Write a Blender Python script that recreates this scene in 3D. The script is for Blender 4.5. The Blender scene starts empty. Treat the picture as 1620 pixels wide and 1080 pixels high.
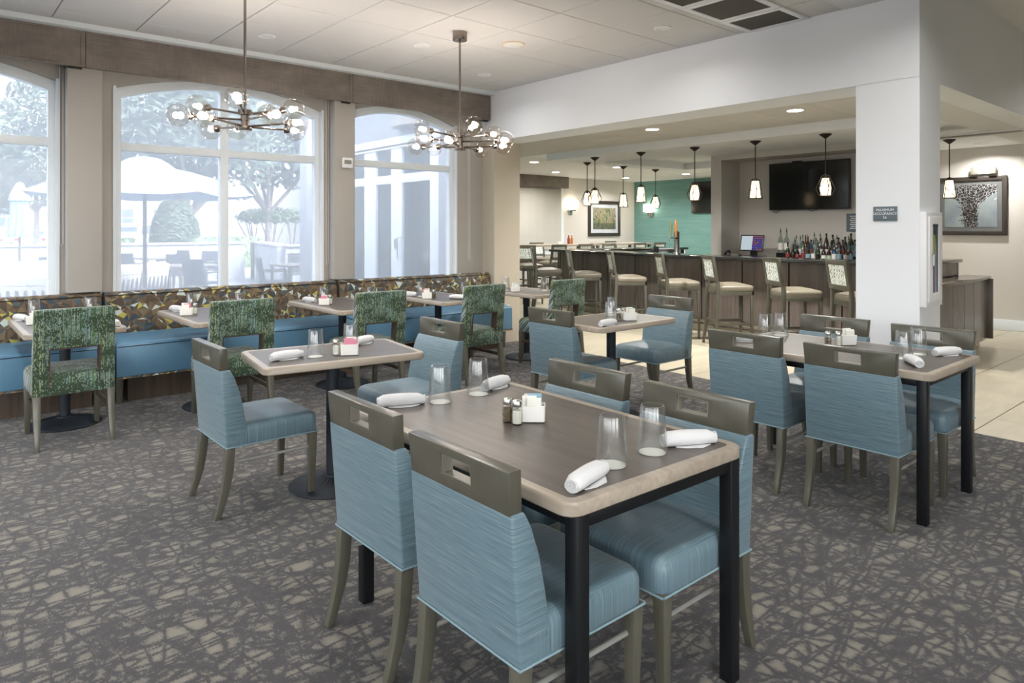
import bpy, bmesh, math, random
from mathutils import Vector, Matrix
R = math.radians
random.seed(7)
scene = bpy.context.scene
COL = scene.collection

# ---------------------------------------------------------------- camera, sky, sun, exposure
F, TH, HY, CX, H = 1097.45, 0.860195, 361.4, 810.0, 1.45      # pixels of a 1620 x 1080 frame; camera stands at x=y=0
cT, sT = math.cos(TH), math.sin(TH)
cam_data = bpy.data.cameras.new('camera')
cam = bpy.data.objects.new('camera', cam_data); COL.objects.link(cam)
cam_data.sensor_width = 36.0; cam_data.lens = F / 1620 * 36.0
cam_data.shift_y = -(540 - HY) / 1620; cam_data.clip_start = 0.05; cam_data.clip_end = 300
cam.location = (0, 0, H); cam.rotation_euler = (R(90), 0, TH - R(90))
scene.camera = cam

world = bpy.data.worlds.new('sky'); scene.world = world; world.use_nodes = True
wn = world.node_tree; bg = wn.nodes['Background']
sk = wn.nodes.new('ShaderNodeTexSky'); sk.sky_type = 'NISHITA'; sk.sun_disc = False
sk.sun_elevation = R(52); sk.sun_rotation = R(150); sk.air_density = 1.0; sk.dust_density = 3.5; sk.ozone_density = 1.0
hs = wn.nodes.new('ShaderNodeHueSaturation'); hs.inputs['Saturation'].default_value = .14      # hazy, milky summer sky
wn.links.new(sk.outputs[0], hs.inputs['Color']); wn.links.new(hs.outputs[0], bg.inputs[0]); bg.inputs[1].default_value = 0.60
sun_d = bpy.data.lights.new('sun', 'SUN'); sun_d.energy = 1.1; sun_d.angle = R(1.5); sun_d.color = (1, .96, .9)
sun = bpy.data.objects.new('sun', sun_d); COL.objects.link(sun)
sun.rotation_euler = Vector((-.42, .36, -.83)).to_track_quat('-Z', 'Y').to_euler()   # high sun from behind the bar wing
vs = scene.view_settings
vs.view_transform = 'Standard'; vs.look = 'None'; vs.gamma = 1.0; vs.use_curve_mapping = False; vs.exposure = 1.6
cy = scene.cycles
cy.max_bounces = 9; cy.diffuse_bounces = 4; cy.glossy_bounces = 3; cy.transmission_bounces = 6; cy.transparent_max_bounces = 16
cy.caustics_reflective = False; cy.caustics_refractive = False; cy.sample_clamp_indirect = 6.0; cy.use_denoising = True

def area_light(name, loc, size, energy, color=(1, .97, .93), rot=(0, 0, 0), shape='DISK', spread=R(150)):
    d = bpy.data.lights.new(name, 'AREA'); d.shape = shape; d.size = size; d.energy = energy; d.color = color; d.spread = spread
    o = bpy.data.objects.new(name, d); COL.objects.link(o); o.location = loc; o.rotation_euler = rot
    return o

def ray(u, v):
    a = (u - CX) / F
    return Vector((cT + a * sT, sT - a * cT, (HY - v) / F))
def at_z(u, v, Z):                      # point of a horizontal plane seen at a pixel
    r = ray(u, v); t = (Z - H) / r.z
    return Vector((r.x * t, r.y * t, Z))
def at_x(u, v, X):
    r = ray(u, v); t = X / r.x
    return Vector((X, r.y * t, H + r.z * t))
def at_y(u, v, Y):
    r = ray(u, v); t = Y / r.y
    return Vector((r.x * t, Y, H + r.z * t))
def at_d(u, v, d):
    r = ray(u, v); return Vector((r.x * d, r.y * d, H + r.z * d))

# ---------------------------------------------------------------- materials
def lin(h):
    h = h.lstrip('#'); out = []
    for i in (0, 2, 4):
        c = int(h[i:i + 2], 16) / 255
        out.append(c / 12.92 if c <= .04045 else ((c + .055) / 1.055) ** 2.4)
    return (*out, 1.0)
MATS = {}
class NT:
    """small wrapper to write node trees briefly"""
    def __init__(s, name):
        s.m = bpy.data.materials.new(name); s.m.use_nodes = True
        s.t = s.m.node_tree; s.t.nodes.clear()
        s.out = s.t.nodes.new('ShaderNodeOutputMaterial')
        s._tc = None
    def n(s, kind, **kw):
        nd = s.t.nodes.new('ShaderNode' + kind)
        for k, v in kw.items():
            if k.startswith('i_'): nd.inputs[k[2:].replace('_', ' ')].default_value = v
            else: setattr(nd, k, v)
        return nd
    def l(s, a, b): s.t.links.new(a, b)
    def tc(s, which='Object'):
        if not s._tc: s._tc = s.n('TexCoord')
        return s._tc.outputs[which]
    def mapping(s, scale=(1, 1, 1), rot=(0, 0, 0), src=None, loc=(0, 0, 0)):
        m = s.n('Mapping'); m.inputs['Scale'].default_value = scale; m.inputs['Rotation'].default_value = rot; m.inputs['Location'].default_value = loc
        s.l(src if src else s.tc(), m.inputs['Vector']); return m.outputs[0]
    def noise(s, vec, scale=5, detail=2, rough=.5, dist=0.):
        n = s.n('TexNoise'); n.inputs['Scale'].default_value = scale; n.inputs['Detail'].default_value = detail
        n.inputs['Roughness'].default_value = rough; n.inputs['Distortion'].default_value = dist
        s.l(vec, n.inputs['Vector']); return n.outputs['Fac']
    def math(s, op, a, b=None, clamp=False):
        n = s.n('Math', operation=op, use_clamp=clamp)
        for i, x in enumerate((a, b)):
            if x is None: continue
            if isinstance(x, (int, float)): n.inputs[i].default_value = x
            else: s.l(x, n.inputs[i])
        return n.outputs[0]
    def ramp(s, fac, stops, interp='LINEAR'):
        n = s.n('ValToRGB'); cr = n.color_ramp; cr.interpolation = interp
        while len(cr.elements) < len(stops): cr.elements.new(.5)
        for e, (p, c) in zip(cr.elements, stops): e.position = p; e.color = lin(c) if isinstance(c, str) else (c, c, c, 1)
        s.l(fac, n.inputs[0]); return n.outputs[0]
    def mix(s, fac, a, b, blend='MIX'):
        n = s.n('Mix', data_type='RGBA', blend_type=blend)
        for sock, x in ((n.inputs[0], fac), (n.inputs[6], a), (n.inputs[7], b)):
            if isinstance(x, str): sock.default_value = lin(x)
            elif isinstance(x, (int, float)): sock.default_value = x
            elif isinstance(x, tuple): sock.default_value = x
            else: s.l(x, sock)
        return n.outputs[2]
    def bump(s, h, strength=.2, dist=.01):
        n = s.n('Bump'); n.inputs['Strength'].default_value = strength; n.inputs['Distance'].default_value = dist
        s.l(h, n.inputs['Height']); return n.outputs[0]
    def pbr(s, color, rough=.5, metal=0., spec=.5, normal=None, sheen=0., coat=0., emit=None, es=0., alpha=None):
        p = s.n('BsdfPrincipled')
        if isinstance(color, str): p.inputs['Base Color'].default_value = lin(color)
        else: s.l(color, p.inputs['Base Color'])
        if isinstance(rough, (int, float)): p.inputs['Roughness'].default_value = rough
        else: s.l(rough, p.inputs['Roughness'])
        p.inputs['Metallic'].default_value = metal; p.inputs['Specular IOR Level'].default_value = spec
        p.inputs['Sheen Weight'].default_value = sheen; p.inputs['Coat Weight'].default_value = coat
        if normal is not None: s.l(normal, p.inputs['Normal'])
        if emit:
            p.inputs['Emission Color'].default_value = lin(emit); p.inputs['Emission Strength'].default_value = es
        s.l(p.outputs[0], s.out.inputs[0]); return s.m

def plain(key, color, rough=.5, metal=0., spec=.5, vary=.06, scale=6., bump=0., coat=0., emit=None, es=0., sheen=0.):
    """procedural colour with a gentle noise variation"""
    if key in MATS: return MATS[key]
    t = NT(key); v = t.tc()
    nz = t.noise(v, scale, 3, .6)
    c = t.mix(t.math('MULTIPLY', nz, vary * 2), color, '#3a3632', 'MULTIPLY') if vary else color
    nm = t.bump(t.noise(v, scale * 30, 2), bump, .004) if bump else None
    MATS[key] = t.pbr(c, rough, metal, spec, nm, sheen, coat, emit, es); return MATS[key]
def wood(key, dark, light, axis='z', scale=1., rough=.45, spec=.4, contrast=(.35, .7), fine=1.):
    t = NT(key)
    s = {'x': (1.2, 22, 22), 'y': (22, 1.2, 22), 'z': (22, 22, 1.2)}[axis]
    v = t.mapping(tuple(k * scale for k in s))
    a = t.noise(v, 1.0, 4, .6, .3)
    b = t.noise(t.mapping(tuple(k * scale * 5 for k in s)), 1.0, 2, .5)
    f = t.math('ADD', t.math('MULTIPLY', a, .7), t.math('MULTIPLY', b, .3 * fine))
    c = t.ramp(f, [(contrast[0], dark), (contrast[1], light)])
    MATS[key] = t.pbr(c, rough, 0, spec, t.bump(b, .05, .002)); return MATS[key]
def glass(key, tint='#ffffff', refl=1.0, rough=.02):
    """thin clear glass: see-through with Fresnel reflection"""
    t = NT(key); tr = t.n('BsdfTransparent'); tr.inputs[0].default_value = lin(tint)
    gl = t.n('BsdfGlossy'); gl.inputs['Roughness'].default_value = rough
    fr = t.n('LayerWeight'); fr.inputs[0].default_value = .5
    f = t.math('ADD', .035, t.math('MULTIPLY', t.math('POWER', fr.outputs['Facing'], 4.0), .9))
    mx = t.n('MixShader'); t.l(t.math('MULTIPLY', f, refl, True), mx.inputs[0]); t.l(tr.outputs[0], mx.inputs[1]); t.l(gl.outputs[0], mx.inputs[2])
    t.l(mx.outputs[0], t.out.inputs[0]); MATS[key] = t.m; return t.m
def tumbler_glass(key):
    """clear drinking glass: see-through, sharp and soft reflections growing towards the rim"""
    t = NT(key); tr = t.n('BsdfTransparent'); tr.inputs[0].default_value = lin('#fcfdfd')
    g1 = t.n('BsdfGlossy'); g1.inputs['Roughness'].default_value = .03; g2 = t.n('BsdfGlossy'); g2.inputs['Roughness'].default_value = .35
    lw = t.n('LayerWeight'); lw.inputs[0].default_value = .5
    m1 = t.n('MixShader'); t.l(t.math('ADD', .05, t.math('MULTIPLY', t.math('POWER', lw.outputs['Facing'], 3.0), .5), True), m1.inputs[0]); t.l(tr.outputs[0], m1.inputs[1]); t.l(g1.outputs[0], m1.inputs[2])
    m2 = t.n('MixShader'); t.l(t.math('ADD', .03, t.math('MULTIPLY', t.math('POWER', lw.outputs['Facing'], 2.2), .34), True), m2.inputs[0]); t.l(m1.outputs[0], m2.inputs[1]); t.l(g2.outputs[0], m2.inputs[2])
    t.l(m2.outputs[0], t.out.inputs[0]); MATS[key] = t.m; return t.m
def emitter(key, color, strength):
    t = NT(key); e = t.n('Emission'); e.inputs[0].default_value = lin(color); e.inputs[1].default_value = strength
    t.l(e.outputs[0], t.out.inputs[0]); MATS[key] = t.m; return t.m

def build_materials():
    # woven blue satin: streaks across the back, front to rear on the seat
    for key, seat in (('blue_back', False), ('blue_seat', True)):
        t = NT(key); v = t.tc()
        sep = t.n('SeparateXYZ'); t.l(v, sep.inputs[0]); x, y, z = sep.outputs
        com = t.n('CombineXYZ')
        if seat:
            ns = t.n('SeparateXYZ'); t.l(t.tc('Normal'), ns.inputs[0])
            side = t.math('GREATER_THAN', t.math('ABSOLUTE', ns.outputs[1]), .72)
            across = t.n('Mix', data_type='FLOAT'); t.l(side, across.inputs[0]); t.l(y, across.inputs[2]); t.l(x, across.inputs[3])
            t.l(t.math('MULTIPLY', across.outputs[0], 620), com.inputs[0]); t.l(t.math('MULTIPLY', t.math('ADD', x, z), 5), com.inputs[1])
        else:
            t.l(t.math('MULTIPLY', z, 620), com.inputs[0]); t.l(t.math('MULTIPLY', t.math('ADD', y, x), 9), com.inputs[1])
        a = t.noise(com.outputs[0], 1.0, 3, .62); b = t.noise(com.outputs[0], .35, 2, .5)
        c = t.ramp(t.math('ADD', t.math('MULTIPLY', a, .65), t.math('MULTIPLY', b, .35)),
                   [(.32, '#384d57'), (.45, '#57707b'), (.54, '#647d88'), (.62, '#7a8b91'), (.72, '#a2a498')])
        MATS[key] = t.pbr(c, t.ramp(a, [(.3, .36), (.7, .5)]), 0, .6, t.bump(a, .12, .002), .15)
    # green plaid weave
    t = NT('green_weave'); v = t.tc(); sep = t.n('SeparateXYZ'); t.l(v, sep.inputs[0]); x, y, z = sep.outputs
    def stripes(kx, ky, seed):
        com = t.n('CombineXYZ'); t.l(t.math('MULTIPLY', y, kx), com.inputs[0]); t.l(t.math('MULTIPLY', t.math('ADD', z, x), ky), com.inputs[1]); com.inputs[2].default_value = seed
        return com.outputs[0]
    band = t.noise(stripes(34, .25, 3.1), 1, 1, .5)
    col = t.ramp(band, [(.0, '#2f4a3c'), (.36, '#6f8a86'), (.42, '#3d5a42'), (.46, '#8a9aa0'), (.49, '#57683a'), (.52, '#35523f'), (.55, '#7f8f86'), (.59, '#8b8f55'), (.62, '#3f5f66'), (.67, '#4f6f4c')], 'CONSTANT')
    blot = t.noise(stripes(6, 13, 9.7), 1, 4, .65)
    pix = t.n('TexVoronoi', feature='F1'); pix.inputs['Scale'].default_value = 1; t.l(stripes(230, 110, 1.0), pix.inputs['Vector'])
    sc_ = t.n('SeparateColor'); t.l(pix.outputs['Color'], sc_.inputs[0])
    th = t.math('GREATER_THAN', t.math('ADD', blot, t.math('MULTIPLY', t.math('SUBTRACT', sc_.outputs[0], .5), .22)), .465)
    col = t.mix(th, col, '#2f4230'); col = t.mix(t.math('MULTIPLY', t.math('GREATER_THAN', sc_.outputs[1], .9), .4), col, '#aeb8a2')
    MATS['green_weave'] = t.pbr(col, .75, 0, .25, None, .25)
    # carpet: taupe flecks between crossing dark strokes
    t = NT('carpet'); v = t.tc()
    wob = t.noise(v, 9, 2); 
    def edges(scale, sc, rot):
        vo = t.n('TexVoronoi', feature='DISTANCE_TO_EDGE'); vo.inputs['Scale'].default_value = scale; vo.inputs['Randomness'].default_value = 1
        t.l(t.mapping(sc, (0, 0, rot)), vo.inputs['Vector']); return vo.outputs['Distance']
    big = t.math('MINIMUM', edges(14, (1, .42, 1), .55), edges(12.5, (.34, 1, 1), -.3))
    big = t.math('MINIMUM', big, t.math('MULTIPLY', edges(15, (.28, 1, 1), 1.15), 1.1))
    fine = t.noise(t.mapping((200, 46, 1), (0, 0, .6)), 1, 4, .75); mott = t.noise(v, 20, 3, .65)
    e = t.math('ADD', big, t.math('MULTIPLY', t.math('SUBTRACT', fine, .5), .34)); e = t.math('ADD', e, t.math('MULTIPLY', t.math('SUBTRACT', mott, .53), .30))
    fib = t.noise(v, 330, 2, .7)
    c = t.ramp(e, [(.0, '#3c3a3c'), (.045, '#464444'), (.075, '#6b6761'), (.2, '#858074')])
    c = t.mix(t.math('MULTIPLY', t.math('SUBTRACT', fib, .3, True), .9), c, '#323133', 'MIX')
    MATS['carpet'] = t.pbr(c, .95, 0, .1, t.bump(fib, .35, .006), .2)
    # woven brown valance
    t = NT('valance'); v = t.tc()
    w = t.math('MULTIPLY', t.noise(t.mapping((3, 3, 240)), 1, 2), t.noise(t.mapping((240, 3, 3)), 1, 2))
    c = t.mix(.4, t.ramp(t.noise(t.mapping((2, 1, 3)), 1.6, 4, .6), [(.35, '#6b635d'), (.7, '#8f867e')]), t.ramp(w, [(.1, '#5b534c'), (.4, '#938a80')]))
    MATS['valance'] = t.pbr(c, .6, 0, .3)
    # roller shade: an open white weave, partly see-through
    t = NT('shade'); tr = t.n('BsdfTransparent'); tl = t.n('BsdfTranslucent'); df = t.n('BsdfDiffuse')
    tl.inputs[0].default_value = lin('#b6babf'); df.inputs[0].default_value = lin('#c8ccd0')
    m1 = t.n('MixShader'); m1.inputs[0].default_value = .35; t.l(tl.outputs[0], m1.inputs[1]); t.l(df.outputs[0], m1.inputs[2])
    m2 = t.n('MixShader'); t.l(t.ramp(t.noise(t.mapping((40, 1, .6)), 1, 2), [(.3, .59), (.7, .61)]), m2.inputs[0])
    t.l(m1.outputs[0], m2.inputs[2]); t.l(tr.outputs[0], m2.inputs[1]); t.l(m2.outputs[0], t.out.inputs[0]); MATS['shade'] = t.m
    # painted print on the banquette and other colours carried by the mesh
    t = NT('print'); at = t.n('Attribute', attribute_name='print'); MATS['print'] = t.pbr(at.outputs['Color'], .62, 0, .3, t.bump(t.noise(t.tc(), 300, 2), .1, .002), .1)
    # chevron fabric of the bar stools
    t = NT('chevron'); v = t.tc(); sep = t.n('SeparateXYZ'); t.l(v, sep.inputs[0])
    yy = t.math('PINGPONG', sep.outputs[1], .055); zz = t.math('ADD', t.math('MULTIPLY', yy, .85), sep.outputs[2])
    row = t.math('FRACT', t.math('MULTIPLY', zz, 26)); cell = t.math('FLOOR', t.math('MULTIPLY', zz, 26))
    com = t.n('CombineXYZ'); t.l(t.math('MULTIPLY', cell, 3.7), com.inputs[0]); t.l(t.math('MULTIPLY', sep.outputs[1], 46), com.inputs[1])
    tone = t.noise(com.outputs[0], 1, 1)
    c = t.ramp(tone, [(.0, '#e6e9e2'), (.42, '#b9cdc6'), (.5, '#e8eae4'), (.56, '#5b5a50'), (.64, '#8fb0ac'), (.7, '#eceee8')], 'CONSTANT')
    MATS['chevron'] = t.pbr(t.mix(t.math('GREATER_THAN', row, .72), c, '#f0f0ea'), .7, 0, .2)
    # teal grasscloth
    t = NT('teal_wall'); n1 = t.noise(t.mapping((1, 1.4, 60)), 1, 4, .6); n2 = t.noise(t.mapping((1, 2, 14)), 1, 2)
    c = t.mix(.5, t.ramp(n1, [(.3, '#5f8d88'), (.7, '#82a8a3')]), t.ramp(n2, [(.35, '#69938e'), (.7, '#7aa09b')]))
    MATS['teal_wall'] = t.pbr(c, .7, 0, .25)
    # plaster and ceiling board
    for key, col in (('wall_beige', '#aeaaa3'), ('wall_white', '#f0f3f6'), ('wall_warm', '#cdc9c3'), ('gypsum', '#e4e4e3'), ('trim_white', '#e2e9ee'), ('stucco', '#989ca1'), ('pier_beige', '#beb5a4')):
        t = NT(key); v = t.tc(); nz = t.noise(v, 1.3, 3); f = t.noise(v, 160, 2)
        MATS[key] = t.pbr(t.mix(t.math('MULTIPLY', nz, .06), col, '#8a877f'), .8 if key != 'trim_white' else .4, 0, .3, t.bump(f, .08, .002))
    t = NT('ceiling_board'); v = t.tc(); f = t.noise(v, 190, 3, .7)
    MATS['ceiling_board'] = t.pbr(t.mix(t.ramp(f, [(.35, .35), (.62, .0)]), '#dddbd8', '#bab6b0'), .9, 0, .1, t.bump(f, .5, .006))
    # porcelain floor tile
    t = NT('floor_tile'); n = t.noise(t.mapping((1.2, 5, 1)), 1.2, 4, .6, .6)
    MATS['floor_tile'] = t.pbr(t.ramp(n, [(.3, '#b7ae98'), (.7, '#c9c1ab')]), .28, 0, .4)
    # wood, metal, stone
    wood('laminate', '#47413d', '#655d56', 'y', 1.0, .36, .5, (.3, .72)); wood('laminate_x', '#47413d', '#655d56', 'x', 1.0, .36, .5, (.3, .72))
    wood('edge_wood', '#8a8075', '#b1a594', 'y', .5, .35, .5); wood('edge_wood_x', '#8a8075', '#b1a594', 'x', .5, .35, .5)
    wood('chair_wood', '#504e44', '#5a584d', 'z', .6, .30, .55); wood('dark_wood', '#3f352d', '#57483c', 'z', .8, .5, .35)
    wood('bar_panel', '#4d453f', '#706660', 'z', .55, .24, .55, (.3, .75)); wood('tap_wood', '#a8672f', '#d08f4b', 'z', 1, .4)
    t = NT('granite'); f = t.noise(t.tc(), 160, 3, .8)
    MATS['granite'] = t.pbr(t.ramp(f, [(.45, '#141414'), (.62, '#2a2927'), (.75, '#5b5750')]), .08, 0, .6)
    t = NT('brown_stone'); f = t.noise(t.tc(), 120, 3, .8)
    MATS['brown_stone'] = t.pbr(t.ramp(f, [(.4, '#3f372c'), (.6, '#62563f'), (.75, '#8d7d5f')]), .1, 0, .6)
    plain('black_metal', '#16181b', .42, .3, .5, .03); plain('iron', '#2b3138', .55, .4, .5, .1, 30, .3)
    plain('chrome', '#c9c9c4', .2, 1., .5, .02); plain('brushed', '#a59f92', .32, 1., .5, .05); plain('dark_nickel', '#9c9188', .24, 1., .5, .02)
    plain('rod_steel', '#a8a8a2', .3, .35, .6, .03); plain('bronze', '#2a2622', .5, .5, .5, .04)
    t = NT('blue_vinyl'); f = t.noise(t.tc(), 260, 2)
    MATS['blue_vinyl'] = t.pbr(t.mix(t.noise(t.tc(), 1.5, 2), '#557f9c', '#628ca8'), .36, 0, .5, t.bump(f, .12, .002))
    plain('tan_vinyl', '#7a7364', .4, 0, .5, .05); plain('white_cloth', '#d9dadb', .9, 0, .1, .03, 20, .2); plain('ceramic', '#f1f1ec', .15, 0, .5, .01)
    plain('piping', '#7f98a1', .6); plain('packet_white', '#efeee6', .7); plain('packet_pink', '#dc8fa4', .7); plain('packet_blue', '#8fb2c4', .7); plain('packet_green', '#b5cbb0', .7)
    plain('salt', '#f4f4f0', .9); plain('pepper', '#8b7b66', .9, vary=.4, scale=300)
    tumbler_glass('tumbler'); glass('pane', '#f3f5f9', .15, .0); glass('globe', '#f5f2ee', .9, .02); glass('shaker_glass', '#f3f3ee', 1.6, .05)
    glass('pane_dark', '#c3cfcb', .8, .0)
    emitter('bulb_warm', '#fff5ec', 90.0); emitter('lamp_lit', '#ffedd2', 50.0); emitter('shade_lit', '#ffe3b8', .9); emitter('sconce_lit', '#fff0d6', 3.0); emitter('down_lit', '#fff3da', 16.0)
    plain('lens_off', '#e8e6df', .5, 0, .3, .02); plain('speaker_grille', '#e3cfae', .7, 0, .3, .1, 200)
    plain('sign_grey', '#68757d', .5, 0, .4, .03); plain('sign_text', '#f1f3f3', .5, 0, .3, .0)
    plain('white_paint', '#f0f1f2', .35, 0, .4, .02); plain('red_paint', '#8f3f3c', .3, 0, .5, .05); plain('yellow_tag', '#c6cf4e', .6, 0, .3, .02)
    plain('screen_black', '#141817', .12, 0, .5, .03); plain('black_plastic', '#1b1b1d', .4, 0, .5, .03)
    plain('blind_slat', '#c4c1b8', .6); plain('grout', '#8f8670', .9); plain('vent_dark', '#5e5a52', .7, 0, .3, .25, 150)
    plain('patio', '#7c8185', .9, 0, .2, .12, 1.2); plain('asphalt', '#8c8e90', .9, 0, .2, .1, .6); plain('grass', '#9cab84', .9, 0, .1, .3, 3.)
    plain('leaf', '#566653', .7, 0, .3, .3, 2.); plain('leaf_light', '#83987a', .7, 0, .3, .3, 2.); plain('leaf_dark', '#35502f', .8, 0, .2, .3, 2.); plain('bark', '#9a938b', .9, 0, .2, .3, 8.)
    plain('canvas_white', '#9db0c0', .8, 0, .2, .03); plain('canvas_blue', '#8fb3c9', .8, 0, .2, .06); plain('taupe_metal', '#6f6c66', .5, .3, .4, .05)
    plain('sling', '#5b6163', .8, 0, .2, .2, 60); plain('cushion_white', '#e2e0dd', .9, 0, .2, .1, 20)
    plain('car_white', '#f2f3f4', .2, 0, .5, .02); plain('car_glass', '#59666b', .1, 0, .6, .05); plain('tyre', '#26262a', .8); plain('tail_red', '#b9403a', .3)
    plain('cage_frame', '#2e2823', .5, .4, .4, .03); plain('mat_board', '#efece4', .8); plain('frame_dark', '#3b352f', .4, 0, .4, .1); plain('frame_grey', '#8d8a80', .4, .2, .4, .05)
    t = NT('flower_print'); v = t.tc(); z = t.n('SeparateXYZ'); t.l(v, z.inputs[0])
    n1 = t.noise(t.mapping((26, 26, 12)), 1, 3, .6); n2 = t.noise(t.mapping((9, 9, 5), loc=(3, 1, 2)), 1, 2)
    c = t.ramp(n1, [(.34, '#3f5038'), (.46, '#8f9a5a'), (.52, '#b59a9a'), (.58, '#d6c06a'), (.64, '#8a5a66'), (.72, '#5f6d45')])
    c = t.mix(t.math('MULTIPLY', t.math('LESS_THAN', z.outputs[2], -.12), .6), c, '#2f4436'); MATS['flower_print'] = t.pbr(c, .35, 0, .5)
    t = NT('twig_print'); v = t.tc(); z = t.n('SeparateXYZ'); t.l(v, z.inputs[0])
    half = t.math('ADD', .13, t.math('MULTIPLY', t.math('POWER', t.math('MAXIMUM', t.math('ADD', z.outputs[2], .08), 0), 2.), 3.2))
    ins = t.math('LESS_THAN', t.math('ADD', t.math('ABSOLUTE', z.outputs[1]), t.math('MULTIPLY', t.noise(v, 30, 2), .08)), half)
    w = t.n('TexVoronoi', feature='DISTANCE_TO_EDGE'); w.inputs['Scale'].default_value = 26; t.l(v, w.inputs['Vector'])
    c = t.mix(ins, t.ramp(t.noise(v, 3, 3), [(.35, '#8f9694'), (.6, '#a7aca2')]), t.ramp(w.outputs['Distance'], [(.02, '#d6d3c8'), (.07, '#4a443e')]))
    MATS['twig_print'] = t.pbr(c, .18, 0, .5)
    t = NT('pos_screen'); br = t.n('TexBrick'); br.inputs['Scale'].default_value = 1.; br.inputs['Color1'].default_value = lin('#a3624f'); br.inputs['Color2'].default_value = lin('#3e50b8'); br.inputs['Mortar'].default_value = lin('#2a2a3a')
    br.inputs['Brick Width'].default_value = .05; br.inputs['Row Height'].default_value = .03; br.inputs['Mortar Size'].default_value = .004
    z = t.n('SeparateXYZ'); t.l(t.tc(), z.inputs[0]); com = t.n('CombineXYZ'); t.l(z.outputs[1], com.inputs[0]); t.l(z.outputs[2], com.inputs[1]); t.l(com.outputs[0], br.inputs['Vector'])
    c = t.mix(t.math('GREATER_THAN', z.outputs[1], -.01), br.outputs[0], '#c9d6dd')
    e = t.n('Emission'); t.l(c, e.inputs[0]); e.inputs[1].default_value = .28; t.l(e.outputs[0], t.out.inputs[0]); MATS['pos_screen'] = t.m
build_materials()

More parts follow.
